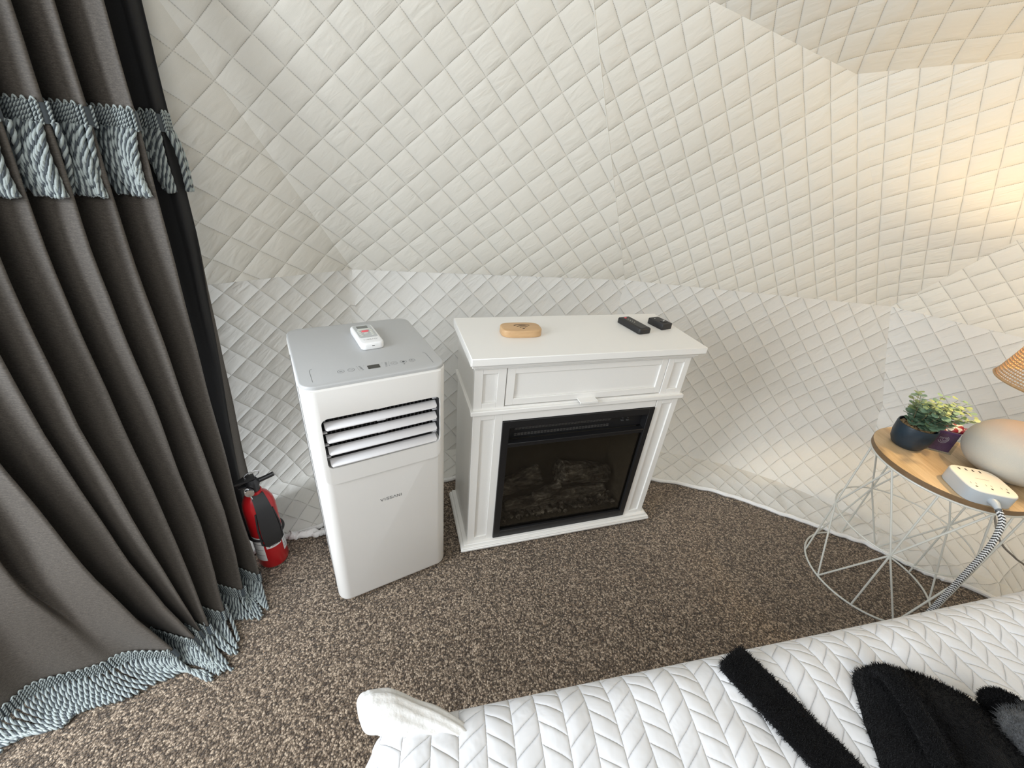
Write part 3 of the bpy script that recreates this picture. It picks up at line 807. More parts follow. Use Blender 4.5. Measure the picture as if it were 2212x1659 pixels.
# ------------------------------------------------------------------ ELECTRIC FIREPLACE
fx, fy, ft_ = .2103, 1.0102, .3278
D = .239
fp = thing('electric_fireplace', 'white mantel cabinet with drawer front and black electric fireplace insert', 'fireplace', (fx, fy, 0), ft_)
X0, X1 = -.3224, .3224; OX0, OX1 = -.2385, .2455; OZ0, OZ1 = .034, .4975
b = MB()
b.box(X0, X0 + .015, .018, D, .03, .69); b.box(X1 - .015, X1, .018, D, .03, .69)           # side panels
b.box(X0 + .015, X1 - .015, D - .006, D, .03, .69)                                          # back board
b.box(X0, X1, .0, .018, .5285, .5455)                                                        # rail behind the waist trim
b.box(OX0, OX1, 0, .018, .4985, .530); b.box(OX0 + .001, OX1 + .0025, 0, .018, .668, .690)
b.box(X0 + .015, X1 - .015, .02, D - .006, .035, .045); b.box(X0 + .015, X1 - .015, .02, D - .006, .53, .54)
b.build('cabinet_body', MAT['paint'], fp, bevel=.0008)
def pilaster(x0, x1, rx0, rx1):
    b = MB()
    for z0, z1, r0, r1 in ((.034, .5285, .048, .507), (.5445, .690, .560, .648)):
        b.box(x0, rx0, 0, .018, z0, z1); b.box(rx1, x1, 0, .018, z0, z1); b.box(rx0, rx1, 0, .018, z0, r0); b.box(rx0, rx1, 0, .018, r1, z1)
        b.box(rx0, rx1, .005, .018, r0, r1)
    return b.build('pilaster', MAT['paint'], fp, bevel=.0009)
pilaster(X0, OX0, -.3, -.2615); pilaster(OX1 + .0025, X1, .268, .303)
b = MB()
for z0, z1, e in ((.6655, .672, .007), (.672, .680, .013), (.680, .6885, .018)): b.box(X0 - e + .003, X1 + e - .003, -e, D, z0, z1)
b.box(-.338, .338, -.032, D + .001, .6885, .708)
b.build('mantel_top', MAT['paint'], fp, bevel=.0016)
b = MB(); b.box(X0 - .008, X1 + .008, -.009, D, .5275, .5405); b.build('waist_trim', MAT['paint'], fp, bevel=.0015)
b = MB()
for z0, z1, e in ((.014, .022, .023), (.022, .0275, .021), (.0275, .034, .013)): b.box(X0 - e + .0, X1 + e, -e, D, z0, z1)
b.build('plinth', MAT['paint'], fp, bevel=.002)
# drop front drawer
dr = MB(); dx0, dx1, dz0, dz1 = -.2365, .2465, .5485, .6665; px0, px1, pz0, pz1 = -.2138, .2260, .5675, .6440
dr.box(dx0, px0, .0015, .018, dz0, dz1); dr.box(px1, dx1, .0015, .018, dz0, dz1); dr.box(px0, px1, .0015, .018, dz0, pz0); dr.box(px0, px1, .0015, .018, pz1, dz1)
dr.box(px0, px1, .0065, .018, pz0, pz1)
dro = dr.build('drawer_front', MAT['paint'], fp, bevel=.0008)
b = MB(); b.box(-.024, .032, -.020, .0015, .5495, .5520); b.box(-.024, .032, -.0212, -.0190, .5455, .5520); b.build('drawer_pull', MAT['paint'], dro, bevel=.0006)
b = MB(); b.box(dx0 - .003, dx1 + .003, .019, .021, dz0 - .003, dz1 + .003); b.build('drawer_shadow_gap', MAT['darkgap'], fp, smooth=False)
# black insert
ins = MB(); g0, g1, gz0, gz1 = -.2180, .2270, .062, .404
ins.box(OX0, g0, -.004, .016, OZ0, OZ1); ins.box(g1, OX1, -.004, .016, OZ0, OZ1); ins.box(g0, g1, -.004, .016, OZ0, gz0); ins.box(g0, g1, -.004, .016, .474, OZ1)
ins.box(g0, g1, -.001, .016, gz1, .4165); ins.box(g0, g1, -.0045, .016, .4165, .4205)
ins.build('insert_frame', MAT['black'], fp, bevel=.001)
b = MB(); b.box(g0, g1, .020, .022, .4205, .474); b.box(g0, g0 + .0015, .0, .021, .4205, .474); b.box(g1 - .0015, g1, .0, .021, .4205, .474); b.build('heater_recess', MAT['black'], fp, smooth=False)
b = MB()
for i in range(30):
    x = -.197 + i * .0102; b.box(x, x + .0084, .008, .012, .4630, .4646); b.box(x, x + .0084, .010, .014, .4575, .4585)
    b.box(x, x + .0080, .012, .016, .4400, .4408); b.box(x, x + .0080, .012, .016, .4350, .4358)
b.build('heater_grille', simple('grille_grey', (.16, .155, .15), .35, .6), fp, smooth=False)
b = MB()
for x in (.150, .168): b.box(x, x + .008, .014, .0195, .446, .449); b.box(x + .001, x + .006, .014, .0195, .456, .4575)
b.build('control_button', MAT['ventdark'], fp)
b = MB(); b.add([(g0, .016, gz0), (g1, .016, gz0), (g1, .155, gz0), (g0, .155, gz0), (g0, .016, gz1), (g1, .016, gz1), (g1, .155, gz1), (g0, .155, gz1)], [(0, 1, 2, 3), (4, 7, 6, 5), (3, 2, 6, 7), (0, 3, 7, 4), (1, 5, 6, 2)])
b.build('firebox', simple('firebox_lining', (.13, .12, .098), .75, nscale=120, namt=.2), fp, smooth=False)
b = MB(); b.box(g0, g1, .004, .0055, gz0, gz1); b.build('glass_door', MAT['glass'], fp, smooth=False)
def log(p0, p1, r0, r1, seed):
    p0, p1 = Vector(p0), Vector(p1); n = 28; vs = []; fs = []; seg = 22
    d = (p1 - p0).normalized(); x = d.cross(Vector((0, 0, 1))).normalized(); y = x.cross(d)
    for i in range(n + 1):
        t = i / n; c0 = p0.lerp(p1, t) + Vector((0, 0, .006 * fbm(t * 3, seed))); r = (r0 + (r1 - r0) * t)
        if i in (0, n): r *= .75
        for k in range(seg):
            a = 2 * PI * k / seg; rr = r * (1 + .16 * fbm(math.cos(a) * 1.6 + seed, math.sin(a) * 1.6, t * 4) + .13 * fbm(math.cos(a) * 6 + seed, math.sin(a) * 6, t * 5))
            vs.append(c0 + x * math.cos(a) * rr + y * math.sin(a) * rr)
    for i in range(n):
        for k in range(seg): a = i * seg + k; c2 = i * seg + (k + 1) % seg; fs.append((a, c2, c2 + seg, a + seg))
    fs.append(tuple(range(seg))); fs.append(tuple(n * seg + k for k in range(seg))[::-1])
    b = MB(); b.add(vs, fs); return b.build('log', MAT['log'], fp)
log((-.205, .095, .150), (-.060, .085, .212), .030, .034, 3)
log((.205, .100, .155), (.000, .085, .205), .036, .040, 11)
log((-.085, .055, .120), (.010, .065, .165), .022, .020, 21)
log((-.19, .06, .105), (.19, .075, .108), .022, .024, 31)
b = MB(); random.seed(3)
for i in range(150):
    x = random.uniform(g0 + .012, g1 - .012); y = random.uniform(.022, .07); z = .070 + (y - .02) * .35 + random.uniform(0, .012); r = random.uniform(.006, .014)
    vs = []; 
    for p in [(1, 0, 0), (-1, 0, 0), (0, 1, 0), (0, -1, 0), (0, 0, 1), (0, 0, -1), (.6, .6, .5), (-.6, .5, .6), (.5, -.6, .6), (-.5, -.6, .5)]: vs.append(Vector((x, y, z)) + Vector(p) * r * random.uniform(.6, 1.1))
    b.add(vs, [(4, 6, 0), (4, 7, 6), (6, 2, 0), (6, 7, 2), (7, 1, 2), (4, 9, 7), (9, 1, 7), (4, 8, 9), (8, 3, 9), (9, 3, 1), (4, 0, 8), (8, 0, 3), (5, 0, 2), (5, 2, 1), (5, 1, 3), (5, 3, 0)])
eb = b.build('ember_bed', MAT['log'], fp, smooth=False); tag(eb, kind='stuff')
for sx in (-.29, .277):
    for sy in (.035, D - .035):
        b = MB(); b.tube([(sx - .010, sy, .0115), (sx + .010, sy, .0115)], .011, 18); b.box(sx - .008, sx + .008, sy - .008, sy + .008, .012, .020); b.build('caster', MAT['blackmatte'], fp)

def on_fp(x, y): c_, s_ = math.cos(ft_), math.sin(ft_); return (fx + c_ * x - s_ * y, fy + s_ * x + c_ * y)
ZT = .7083
wf = thing('wifi_sign', 'flat rounded wooden block with a dark wifi symbol on the mantel top', 'sign', (*on_fp(-.174, .113), ZT), ft_ - R(2))
b = MB(); b.prism(squircle(0, 0, .0565, .033, 3.4, 64), 0, .0195, .0035, .0015, 3); b.build('wood_block', MAT['bamboo'], wf)
b = MB(); zt = .0197
def arcs(r, w, a0=48, a1=132, cx=.004, cy=-.0150):
    n = 18; b.add([(cx + rr * math.cos(R(a0 + (a1 - a0) * i / n)), cy + rr * .92 * math.sin(R(a0 + (a1 - a0) * i / n)), zt) for rr in (r - w / 2, r + w / 2) for i in range(n + 1)], [(i, n + 1 + i, n + 2 + i, i + 1) for i in range(n)])
arcs(.0130, .0036); arcs(.0230, .0038); arcs(.0330, .0040)
b.add([(0.004 + .0036 * math.cos(a), -.0140 + .0032 * math.sin(a), zt) for a in np.linspace(0, 2 * PI, 17)[:-1]], [tuple(range(16))])
b.build('wifi_symbol', MAT['burnt'], wf, smooth=False)
ra = thing('remote_control', 'long slim black remote with a row of small buttons lying on the mantel top', 'remote control', (*on_fp(.190, .127), ZT), ft_ + R(10))
b = MB(); b.prism(rrect(-.0225, .0225, -.052, .052, .007, 5), 0, .0165, .0045, .0015, 2); b.build('case', MAT['blackmatte'], ra)
b = MB(); b.prism(rrect(-.014, .014, -.044, .044, .005, 4), .0165, .0170); b.build('key_panel', MAT['black'], ra)
b = MB(); b.prism(squircle(-.003, .038, .0042, .0030, 2.5, 16), .0170, .0178); b.build('power_button', MAT['red_btn'], ra)
b = MB()
for i in range(4): b.prism(squircle(-.002 + .0008 * i, .026 - .0085 * i, .0018, .0012, 2, 12), .0170, .0174)
b.build('button_marks', MAT['btn'], ra)
rb = thing('small_remote', 'short chunky black remote with a round pad near the right end of the mantel top', 'remote control', (*on_fp(.285, .133), ZT), ft_ + R(12))
b = MB(); b.prism(rrect(-.0205, .0205, -.031, .031, .003, 3), 0, .0185, .003, .001, 2); b.build('case', MAT['blackmatte'], rb)
b = MB(); b.prism(squircle(.003, -.010, .012, .009, 3, 24), .0185, .0205, .001); b.build('round_pad', MAT['black'], rb)
b = MB(); b.prism(squircle(.006, -.008, .0022, .0016, 2, 12), .0205, .0209); b.prism(squircle(-.001, -.012, .0022, .0016, 2, 12), .0205, .0209); b.prism(squircle(-.006, .018, .002, .001, 2, 12), .0185, .0188); b.build('button_marks', MAT['white'], rb)

# ------------------------------------------------------------------ WIRE BASKET SIDE TABLE
tx, ty = 1.244, .956
tb = thing('side_table', 'round side table with pale wood top on white wire basket frame', 'side table', (tx, ty, 0))
b = MB(); b.prism([(.176 * math.cos(a), .176 * math.sin(a)) for a in np.linspace(0, 2 * PI, 97)[:-1]], .4705, .4850, .0006, .0006, 1); b.v = [tuple(p) for p in b.v]
top = b.build('table_top', [MAT['woodtop'], MAT['woodedge']], tb, angle=30)
top.data.polygons.foreach_set('material_index', [0 if abs(p.normal.z) > .8 else 1 for p in top.data.polygons])
def wring(r, z, rad): b = MB(); b.tube([(r * math.cos(a), r * math.sin(a), z) for a in np.linspace(0, 2 * PI, 81)[:-1]], rad, 8, closed=True); return b
wring(.1725, .4665, .0036).build('top_ring', MAT['wire'], tb); wring(.172, .234, .0024).build('middle_ring', MAT['wire'], tb); wring(.1735, .0032, .0030).build('bottom_ring', MAT['wire'], tb)
for k in range(5):
    a0 = -136 + 72 * k
    for dz, zz in ((1, .464), (-1, .004)):
        for d in (-36, 0, 36):
            a = R(a0 + d + (0 if d == 0 else 0)); am = R(a0)
            b = MB(); b.tube([(.1725 * math.cos(am), .1725 * math.sin(am), .234 + dz * .001), (.1725 * math.cos(a), .1725 * math.sin(a), zz)], .0027, 7)
            b.build('strut', MAT['wire'], tb)

# potted plant
px, py, TZ = 1.176, 1.032, .4853
pt = thing('potted_plant', 'small artificial eucalyptus in a navy blue glazed pot on the side table', 'potted plant', (px, py, TZ))
b = MB(); b.lathe([(0, 0), (.030, 0), (.036, .004), (.043, .018), (.0468, .038), (.0475, .066), (.0465, .0725), (.0445, .0725), (.0438, .060), (0, .058)], seg=56); b.build('pot', MAT['pot'], pt)
b = MB(); random.seed(5)
for i in range(170):
    a = random.uniform(0, 2 * PI); r = .040 * math.sqrt(random.random()); rr = random.uniform(.003, .0052); q = Vector((r * math.cos(a), r * math.sin(a), .0635 + random.uniform(-.003, .003)))
    vs = []; m = 6
    for j, (zz, s_) in enumerate(((-.9, .4), (0, 1), (.7, .6))):
        for k in range(m): an = 2 * PI * k / m; vs.append(q + Vector((rr * s_ * math.cos(an) * 1.3, rr * s_ * math.sin(an), rr * zz * .8)))
    b.add(vs, [(j * m + k, j * m + (k + 1) % m, (j + 1) * m + (k + 1) % m, (j + 1) * m + k) for j in range(2) for k in range(m)] + [tuple(2 * m + k for k in range(m))])
tag(b.build('gravel', MAT['gravel'], pt), kind='stuff')
stems = MB(); lf = MB(); lean = Vector((.020, -.012, 0))
def leaf(q, d, nrm, s_, mi):
    x = d.normalized(); y = nrm.cross(x).normalized(); z = x.cross(y); vs = [q]; N = 10
    for k in range(N):
        a = 2 * PI * k / N; u = .5 + .5 * math.cos(a); w = .46 * math.sin(a); vs.append(q + x * s_ * (u + .12) + y * s_ * w + z * s_ * (.10 * (1 - abs(w) * 2) - .12 * u))
    vs.append(q + x * s_ * .6 + z * s_ * .0)
    lf.add(vs, [(N + 1, 1 + k, 1 + (k + 1) % N) for k in range(N)], mi)
for i in range(32):
    a = 2 * PI * i / 32 * 5.2; tilt = .12 + .52 * ((i * 7) % 10) / 10; H = .072 + .040 * random.random()
    base = Vector((.026 * math.cos(a) * random.random(), .026 * math.sin(a) * random.random(), .060)); pts = []
    for j in range(9):
        t = j / 8; pts.append(base + Vector((math.cos(a) * tilt * H * t * (.6 + .4 * t), math.sin(a) * tilt * H * t * (.6 + .4 * t), H * t * (1 - .25 * tilt * t))) + lean * t)
    stems.tube(pts, [.0011 * (1 - .6 * j / 8) for j in range(9)], 5)
    for j in range(1, 9):
        t = j / 8; q = pts[j]
        for s_ in (0, 1):
            an = j * 2.2 + s_ * PI + i; d = Vector((math.cos(an), math.sin(an), .35)); sz = (.022 if t < .7 else .014) * random.uniform(.75, 1.15)
            leaf(q, d, Vector((random.uniform(-.3, .3), random.uniform(-.3, .3), 1)).normalized(), sz, 1 if (t > .75 and random.random() < .7) or random.random() < .12 else 0)
stems.tube([Vector((.02, .0, .10)), Vector((.045, -.004, .125)), Vector((.075, -.010, .140))], .0009, 5)
stems.build('stems', MAT['stem'], pt); tag(lf.build('foliage', [MAT['leaf'], MAT['leaf2']], pt, angle=180), kind='stuff')
# clear holder with a purple packet, striped mints behind the plant
ch = thing('card_holder', 'clear plastic holder with a dark purple card tucked behind the plant pot', 'card holder', (1.258, 1.030, TZ), R(-20))
b = MB()
for bx in ((-.034, .034, -.020, -.0185, 0, .062), (-.034, .034, .0185, .020, 0, .062), (-.034, -.0325, -.0185, .0185, 0, .062), (.0325, .034, -.0185, .0185, 0, .062), (-.034, .034, -.020, .020, 0, .0015)): b.box(*bx)
b.build('clear_box', MAT['clear'], ch, smooth=False)
b = MB(); b.prism(rrect(-.028, .028, -.0165, -.0125, .001, 2), .004, .068); card = b.build('purple_card', MAT['purple'], ch)
b = MB()
def flatarc(cx, cz, r, w, a0, a1, n=20):
    b.add([(cx + rr * math.cos(R(a0 + (a1 - a0) * i / n)), -.0169, cz + rr * math.sin(R(a0 + (a1 - a0) * i / n))) for rr in (r - w / 2, r + w / 2) for i in range(n + 1)], [(i, i + 1, n + 2 + i, n + 1 + i) for i in range(n)])
flatarc(-.002, .042, .0115, .0012, -160, 60); flatarc(-.001, .042, .0078, .0012, -170, 70); flatarc(0, .042, .0042, .0010, -180, 90)
b.add([(-.013, -.0169, .0470), (.004, -.0169, .0470), (.004, -.0169, .0481), (-.013, -.0169, .0481)], [(0, 1, 2, 3)])
b.add([(-.013, -.0169, .0440), (-.002, -.0169, .0440), (-.002, -.0169, .0450), (-.013, -.0169, .0450)], [(0, 1, 2, 3)])
b.build('spiral_mark', simple('pale_print', (.42, .40, .46), .5), card, smooth=False)
random.seed(9)
for i in range(5):
    mx_, my_ = 1.270 + .011 * i, 1.056 - .006 * i + (.012 if i % 2 else 0)
    mt = thing('striped_mint', ['red and white striped mint piled at the front of the clear holder', 'red and white striped mint piled in the middle of the clear holder', 'red and white striped mint at the right of the clear holder', 'red and white striped mint at the back of the clear holder', 'red and white striped mint on top of the pile in the clear holder'][i], 'candy', (mx_, my_, TZ + .060 + .004 * (i % 3)), random.random() * 3, 'striped mints in the clear holder')
    b = MB(); n = 24; vs = []
    for j, (r, z) in enumerate(((.0, -.005), (.012, -.006), (.0170, -.003), (.0170, .003), (.012, .006), (0, .005))):
        for k in range(n): a = 2 * PI * k / n + j * .12; vs.append((r * math.cos(a) * 1.15, r * math.sin(a), z))
    for j in range(5):
        for k in range(n):
            b.f.append((j * n + k, j * n + (k + 1) % n, (j + 1) * n + (k + 1) % n, (j + 1) * n + k)); b.mi.append(1 if (k // 3) % 2 else 0)
    b.v = vs; b.build('candy', [MAT['mint'], MAT['mintred']], mt, rot=(random.uniform(-.8, .8), random.uniform(-.8, .8), 0))
# power strip and braided lead
psx, psy, psa = 1.205, .8435, R(-12)
ps = thing('power_strip', 'square white power strip with outlets and charging ports at the table edge', 'power strip', (psx, psy, TZ), psa)
OUT = squircle(0, 0, .0545, .0545, 4.2, 64)
b = MB(); b.prism([(x, y) for x, y in OUT], 0, .0335, 0, .002, 2); b.build('case', MAT['psgrey'], ps)
b = MB(); b.prism([(x * .985, y * .985) for x, y in OUT], .0335, .0365, .002, 0, 3); b.build('face', MAT['cream'], ps)
b = MB(); zt = .0367
for i in range(4): flat(-.030 + .0155 * i - .0022, -.030 + .0155 * i + .0022, .034, .0425)
for i in range(3):
    cx = -.033 + .0325 * i; flat(cx - .0062, cx - .0050, -.024, -.0175); flat(cx + .0052, cx + .0064, -.024, -.0175)
    b.add([(cx + .0028 * math.cos(a), -.0335 + .0028 * math.sin(a), zt) for a in np.linspace(0, 2 * PI, 13)[:-1]], [tuple(range(12))])
b.build('sockets', MAT['sock'], ps, smooth=False)
b = MB(); flat(-.014, .016, .0035, .0052); b.build('maker_mark', simple('faint_print', (.45, .42, .37), .6), ps, smooth=False)
c0 = Matrix.Rotation(psa, 4, 'Z') @ Vector((-.012, -.053, 0)); cord0 = Vector((psx, psy, TZ + .017)) + c0
b = MB(); b.tube([(-.004, -.052, .017), (-.004, -.066, .017), (-.003, -.078, .012)], [.0095, .0085, .0058], 12); b.build('strain_relief', MAT['psgrey'], ps)
def braid(name, pts, rad, mats, parent):
    pts = [Vector(p) for p in pts]; Q = []
    for i in range(len(pts) - 1):
        for j in range(40): Q.append(Vector(crom([tuple(p) for p in pts], i + j / 40)))
    Q.append(pts[-1]); acc = [0]
    for i in range(1, len(Q)): acc.append(acc[-1] + (Q[i] - Q[i - 1]).length)
    n = int(acc[-1] / .0019); q = []
    for s_ in range(n + 1):
        d = acc[-1] * s_ / n; j = max(0, min(len(acc) - 2, int(np.searchsorted(acc, d)) - 1)); q.append(Q[j].lerp(Q[j + 1], (d - acc[j]) / max(1e-9, acc[j + 1] - acc[j])))
    b = MB(); SG = 16; b.tube(q, [rad * (1 + .05 * (i % 2)) for i in range(n + 1)], SG, caps=False)
    b.mi = [((i // SG + abs((i % SG) % 8 - 4)) // 2) % 2 for i in range(len(b.f))]
    return b.build(name, mats, parent, angle=180)
e0 = Matrix.Translation((psx, psy, TZ)) @ Matrix.Rotation(psa, 4, 'Z') @ Vector((-.003, -.079, .011))
W2S = (Matrix.Translation((psx, psy, TZ)) @ Matrix.Rotation(psa, 4, 'Z')).inverted()
braid('power_cord', [tuple(W2S @ Vector(q)) for q in [tuple(e0), (1.197, .752, .470), (1.205, .742, .40), (1.215, .745, .30), (1.228, .752, .18), (1.245, .762, .06), (1.27, .775, .010), (1.36, .80, .008), (1.50, .82, .008), (1.62, .86, .012)]], .0062, [MAT['white'], simple('braid_black', (.03, .03, .03), .6)], ps)
# table lamp, mostly outside the frame
lx, ly = 1.352, .930
lp = thing('table_lamp', 'lamp with smooth pebble-shaped greige base and woven rattan shade on the side table', 'lamp', (lx, ly, TZ))
b = MB(); prof = [(0, 0)]
for i in range(25):
    a = -PI / 2 + PI * i / 24; c_ = math.cos(a); prof.append((max(.0, .104 * abs(c_) ** .8) if i < 24 else .012, .072 + .072 * math.sin(a) * (1 if a < 0 else 1.10)))
prof[1] = (.045, 0); prof = [(r, max(z, 0)) for r, z in prof if not (r > .0 and z < 0)] + [(.012, .155), (0, .156)]
b.lathe(prof, seg=72); b.build('base', MAT['ceramic'], lp)
b = MB(); b.lathe([(0, .150), (.011, .150), (.011, .250), (.015, .252), (.015, .296), (.040, .298), (.044, .306), (0, .306)], seg=32); b.build('socket', MAT['chrome'], lp)  # wide flange added under the bulb to keep its light off the base
mb_, tb_, nb = MAT['rattan'], 0, 0
b = MB(); zb, ztp, rb_, rt_ = .262, .460, .131, .086
def srad(z): f = (z - zb) / (ztp - zb); return rb_ + (rt_ - rb_) * f ** .9
for i in range(31):
    z = zb + (ztp - zb) * i / 30; r = srad(z); n = 72
    b.tube([((r + .0008 * math.sin(k * PI / 1.0)) * math.cos(2 * PI * k / n), (r + .0008 * math.sin(k * PI)) * math.sin(2 * PI * k / n), z) for k in range(n)], .0017 if i not in (0, 30) else .0038, 5, closed=True)
for k in range(110):
    a = 2 * PI * k / 110; b.tube([(srad(z) * math.cos(a), srad(z) * math.sin(a), z) for z in np.linspace(zb, ztp, 6)], .0011, 4, caps=False)
b.build('shade', MAT['rattan'], lp)
b = MB(); b.lathe([(0, .306), (.012, .309), (.022, .325), (.029, .352), (.024, .374), (0, .386)], seg=24)
bulb = simple('bulb_glow', (1, .9, .75), .4, emit=(1.0, .66, .32), emits=2.0); b.build('bulb', bulb, lp)
ld = bpy.data.lights.new('lamp_light', 'POINT'); ld.energy = 6.0; ld.color = (1.0, .74, .38); ld.shadow_soft_size = .02
lo = bpy.data.objects.new('lamp_light', ld); COL.objects.link(lo); lo.location = (lx, ly, TZ + .436)

b = MB(); cp = [(1.405, .985, TZ + .004), (1.428, .99, TZ - .015), (1.442, .955, .37), (1.475, .905, .27), (1.545, .892, .215), (1.63, .905, .165), (1.75, .88, .08), (1.86, .76, .012)]
b.tube([Vector(crom(cp, i / 8)) - Vector((lx, ly, TZ)) for i in range(57)], .0028, 8); b.build('lamp_cord', simple('cord_brown_grey', (.22, .20, .17), .5), lp)

# ------------------------------------------------------------------ BED, QUILT, ROBE, BELT
bang = R(15); bd = Vector((math.cos(bang), math.sin(bang), 0)); bi = Vector((math.sin(bang), -math.cos(bang), 0)); BO = Vector((-.134, .241, 0)); BZ = .505
bed = thing('bed', 'bed hidden under a white quilt in the lower right corner', 'bed', (BO.x, BO.y, 0), bang)
b = MB(); b.prism(rrect(.03, 1.98, -1.30, -.05, .06, 6), .22, BZ - .015, .03, .02, 3); b.build('mattress', MAT['mattress'], bed)
b = MB(); b.box(.03, 1.98, -1.30, -.05, .14, .22); b.build('bed_frame', MAT['blackmatte'], bed, bevel=.004)
for x_ in (.08, 1.92):
    for y_ in (-1.25, -.10):
        b = MB(); b.box(x_ - .025, x_ + .025, y_ - .025, y_ + .025, 0, .14); b.build('leg', MAT['blackmatte'], bed)
def bedpt(a, s):
    """a along the near edge, s: distance over the cloth from the top of the edge (positive inward, negative down the side)"""
    Rr = .055
    sag = .007 * fbm(a * 5, s * 5, 1) + .005 * fbm(a * 14, s * 14, 2) + .0022 * abs(math.sin(PI * (a + .1 * s) / .034))
    if s >= 0: y, z = s, BZ
    elif s > -Rr * PI / 2: t = -s / Rr; y, z = -Rr * math.sin(t), BZ - Rr + Rr * math.cos(t)
    else: y = -Rr - .02 * min(1, (-s - .086) * 3) - .008 * math.sin(a * 17) * min(1, (-s - .086) * 4); z = BZ - Rr - (-s - Rr * PI / 2)
    y += Rr
    return y, z + (sag if s > -.05 else 0)
def corner(a, s, top=BZ):
    # foot end rounds down too
    y, z = bedpt(a, s)
    x = a; Rf = .05
    if a < Rf:
        t = (Rf - a) / Rf
        if t < PI / 2: x = Rf - Rf * math.sin(t); z -= Rf - Rf * math.cos(t)
        else: x = -.03 * min(1, (t - PI / 2) * .5); z -= Rf + (t - PI / 2) * Rf
    return Vector((x, -y, z))
b = MB(); rows = []; uvs = []
As = [-.40 + .008 * i for i in range(300)]; Ss = [-.46 + .014 * i for i in range(115)]
for a in As:
    row = []
    for s in Ss:
        p = corner(a, s); p.z = max(p.z, .012 + .006 * abs(fbm(a * 8, s * 8))); row.append(p); uvs.append((a * math.cos(.1) + s * math.sin(.1), s))
    rows.append(row)
b.grid(rows)
qt = tag(b.build('quilt', MAT['bedquilt'], uvs=uvs, angle=180, loc=(BO.x, BO.y, 0), rot=(0, 0, bang)), 'white chevron-stitched quilt spread over the bed', 'quilt')
md = qt.modifiers.new('t', 'SOLIDIFY'); md.thickness = .006; md.offset = -1
# gathered knob of cloth at the foot corner
vs = []; fs = []; NU, NV = 46, 40
path = [Vector((-.020, .008, BZ - .012)), Vector((-.004, .009, BZ - .008)), Vector((.026, .004, BZ - .012)), Vector((.058, -.008, BZ - .017)), Vector((.095, -.026, BZ - .022)), Vector((.140, -.060, BZ - .031))]
rad_ = [.002, .029, .034, .030, .031, .036]
for i in range(NU + 1):
    t = 5 * i / NU; c_ = Vector(crom([tuple(p) for p in path], t)); r = float(np.interp(t, range(6), rad_))
    if t < 1: r = .004 + .024 * math.sqrt(max(0, 1 - (1 - t) ** 2))
    for k in range(NV):
        an = 2 * PI * k / NV; pl = 1 + .055 * math.sin(11 * an + 2 * math.sin(t)) * min(1, t * .6) + .05 * fbm(math.cos(an) * 2, math.sin(an) * 2, t)
        vs.append(c_ + Vector((-.35 * math.cos(an), .93 * math.cos(an), 0)) * r * .92 * pl + Vector((.05, 0, 1)) * math.sin(an) * r * .78 * pl)
for i in range(NU):
    for k in range(NV): a = i * NV + k; c2 = i * NV + (k + 1) % NV; fs.append((a, c2, c2 + NV, a + NV))
fs.append(tuple(range(NV)))
b = MB(); b.add(vs, fs); cb = b.build('corner_gather', simple('white_quilt_cloth', (.74, .735, .715), .85, nscale=90, namt=.03, bump=.0022, sheen=.2), qt, angle=180)

def slab_from_outline(out, z0, H, n=22, power=.5, wob=.0, seed=1):
    """soft mound over a closed outline: rings shrink to a spine while rising"""
    P = np.array(out, float); c_ = P.mean(0); vs = []; fs = []; k = len(P)
    for i in range(n + 1):
        t = i / n; s_ = math.cos(t * PI / 2) ; h = H * math.sin(t * PI / 2) ** 1.0
        for q in P:
            x, y = c_ + (q - c_) * s_; vs.append((x, y, z0 + h * (1 + wob * fbm(x * 14, y * 14, seed)) + .0))
    for i in range(n):
        for j in range(k): fs.append((i * k + j, i * k + (j + 1) % k, (i + 1) * k + (j + 1) % k, (i + 1) * k + j))
    fs.append(tuple(range(k))[::-1]); b = MB(); b.add(vs, fs); return b
# robe: hood and shoulders lying on the quilt
rbz = BZ + .002
rob = thing('bathrobe', 'black plush hooded bathrobe with grey lining crumpled on the white quilt', 'bathrobe', (.632, .223, rbz))
def smooth_loop(pts, n=8):
    Q = []; m = len(pts)
    for i in range(m):
        p = [np.array(pts[(i + k - 1) % m], float) for k in range(4)]
        for j in range(n):
            f = j / n; Q.append(.5 * ((2 * p[1]) + (-p[0] + p[2]) * f + (2 * p[0] - 5 * p[1] + 4 * p[2] - p[3]) * f * f + (-p[0] + 3 * p[1] - 3 * p[2] + p[3]) * f ** 3))
    return Q
hood = [(.528, .335), (.545, .351), (.585, .356), (.622, .352), (.654, .336), (.682, .310), (.712, .278), (.745, .22), (.75, .10), (.66, .03), (.56, .03), (.497, .10), (.482, .19), (.494, .245), (.512, .300)]
out = [(x - .62, y - .22) for x, y in smooth_loop(hood)]
b = slab_from_outline(out, 0, .062, 20, wob=.25); b.build('hood', MAT['plush'], rob, angle=180)
b = MB(); tr = [(-.083, .114, .030), (-.074, .104, .050), (-.074, .070, .056), (-.080, .025, .056), (-.094, -.03, .054), (-.11, -.10, .050)]
Q = [Vector(crom(tr, i / 8)) for i in range(41)]
b.tube(Q, [.006 + .007 * min(1, i / 8) for i in range(41)], 12, flat=.7); b.build('hood_edge', MAT['plush'], rob, angle=180)
b = MB(); tr = [(.052, .080, .036), (.070, .082, .042), (.100, .070, .038), (.135, .045, .03)]
b.tube([Vector(crom(tr, i / 8)) for i in range(25)], [.006 + .012 * math.sin(PI * min(1, (i + 1) / 20)) for i in range(25)], 14, flat=.8); b.build('collar', MAT['plush'], rob, angle=180)
b = MB(); tr = [(.050, .064, .050), (.050, .040, .062), (.046, -.004, .068), (.038, -.06, .064), (.030, -.13, .058)]
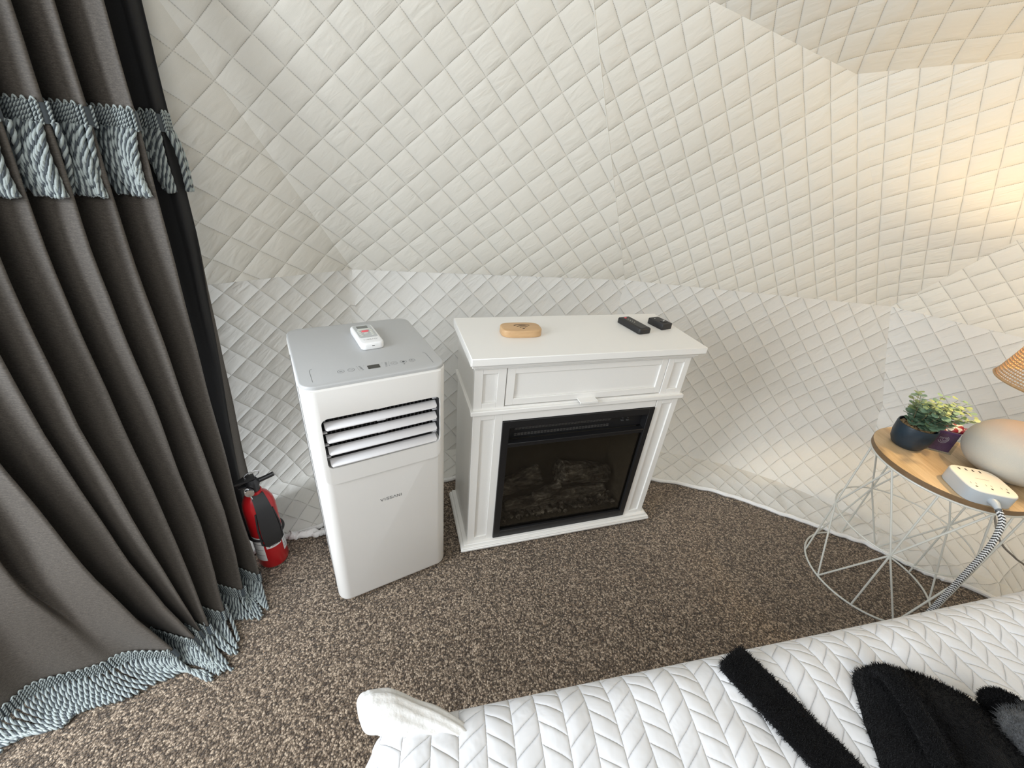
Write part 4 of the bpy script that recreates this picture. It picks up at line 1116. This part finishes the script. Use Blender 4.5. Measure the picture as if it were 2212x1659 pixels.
Q = [Vector(crom(tr, i / 8)) for i in range(33)]; b.tube(Q, [.010 + .013 * min(1, i / 6) for i in range(33)], 16)
tr = [(.078, .074, .042), (.086, .047, .056), (.090, -.01, .062), (.088, -.09, .055)]
Q = [Vector(crom(tr, i / 8)) for i in range(25)]; b.tube(Q, [.010 + .014 * min(1, i / 6) for i in range(25)], 16)
b.build('lining', MAT['plushgrey'], rob, angle=180)
belt = thing('robe_belt', 'black plush belt strip lying across the edge of the white quilt left of the robe', 'belt', (.40, .30, BZ))
cl = [(-.036, .056), (-.022, .036), (.004, -.002), (.034, -.046), (.070, -.10), (.12, -.19), (.16, -.28)]
vs = []; fs = []; NB_ = 60; W2 = .0285; K = 18
for i in range(NB_ + 1):
    t = 6 * i / NB_; p = Vector((*crom(cl, t), 0)); d = Vector((*(crom(cl, min(6, t + .05)) - crom(cl, max(0, t - .05))), 0)).normalized(); n = Vector((-d.y, d.x, 0))
    w = W2 * (1 if t > .35 else (.62 + .38 * math.sin(PI / 2 * t / .35))); th = .006 if t > .2 else .003 + .003 * t / .2
    for k in range(K):
        a = 2 * PI * k / K; ww = math.copysign(abs(math.cos(a)) ** .5, math.cos(a)); hh = math.copysign(abs(math.sin(a)) ** .7, math.sin(a))
        vs.append(p + n * ww * w * (1 + .03 * fbm(t * 9, a)) + Vector((0, 0, .0085 + hh * th + .002 * fbm(t * 2, 3))))
for i in range(NB_):
    for k in range(K): a = i * K + k; c2 = i * K + (k + 1) % K; fs.append((a, c2, c2 + K, a + K))
fs.append(tuple(range(K))); fs.append(tuple(NB_ * K + k for k in range(K))[::-1])
b = MB(); b.add(vs, fs); b.build('belt_strip', MAT['plush'], belt, angle=180)

def fuzz(o, n, ln, mat_index=1):
    ps = o.modifiers.new('pile', 'PARTICLE_SYSTEM').particle_system.settings
    ps.type = 'HAIR'; ps.count = n; ps.hair_length = ln; ps.hair_step = 2; ps.render_step = 2; ps.use_advanced_hair = True
    ps.normal_factor = ln * .22; ps.factor_random = ln * .14; ps.brownian_factor = .0; ps.root_radius = .18; ps.tip_radius = .03; ps.radius_scale = .004
    ps.child_type = 'NONE'; ps.material = mat_index; ps.distribution = 'RAND'; ps.emit_from = 'FACE'; ps.use_modifier_stack = False
for o in list(bpy.data.objects):
    if o.name.startswith('belt_strip'): fuzz(o, 14000, .0045)
    if o.name == 'hood': fuzz(o, 26000, .0045)
    if o.name in ('hood_edge', 'collar') : fuzz(o, 6000, .0045)
    if o.parent and o.parent.name == 'bathrobe' and o.name.startswith('lining'): fuzz(o, 9000, .006)
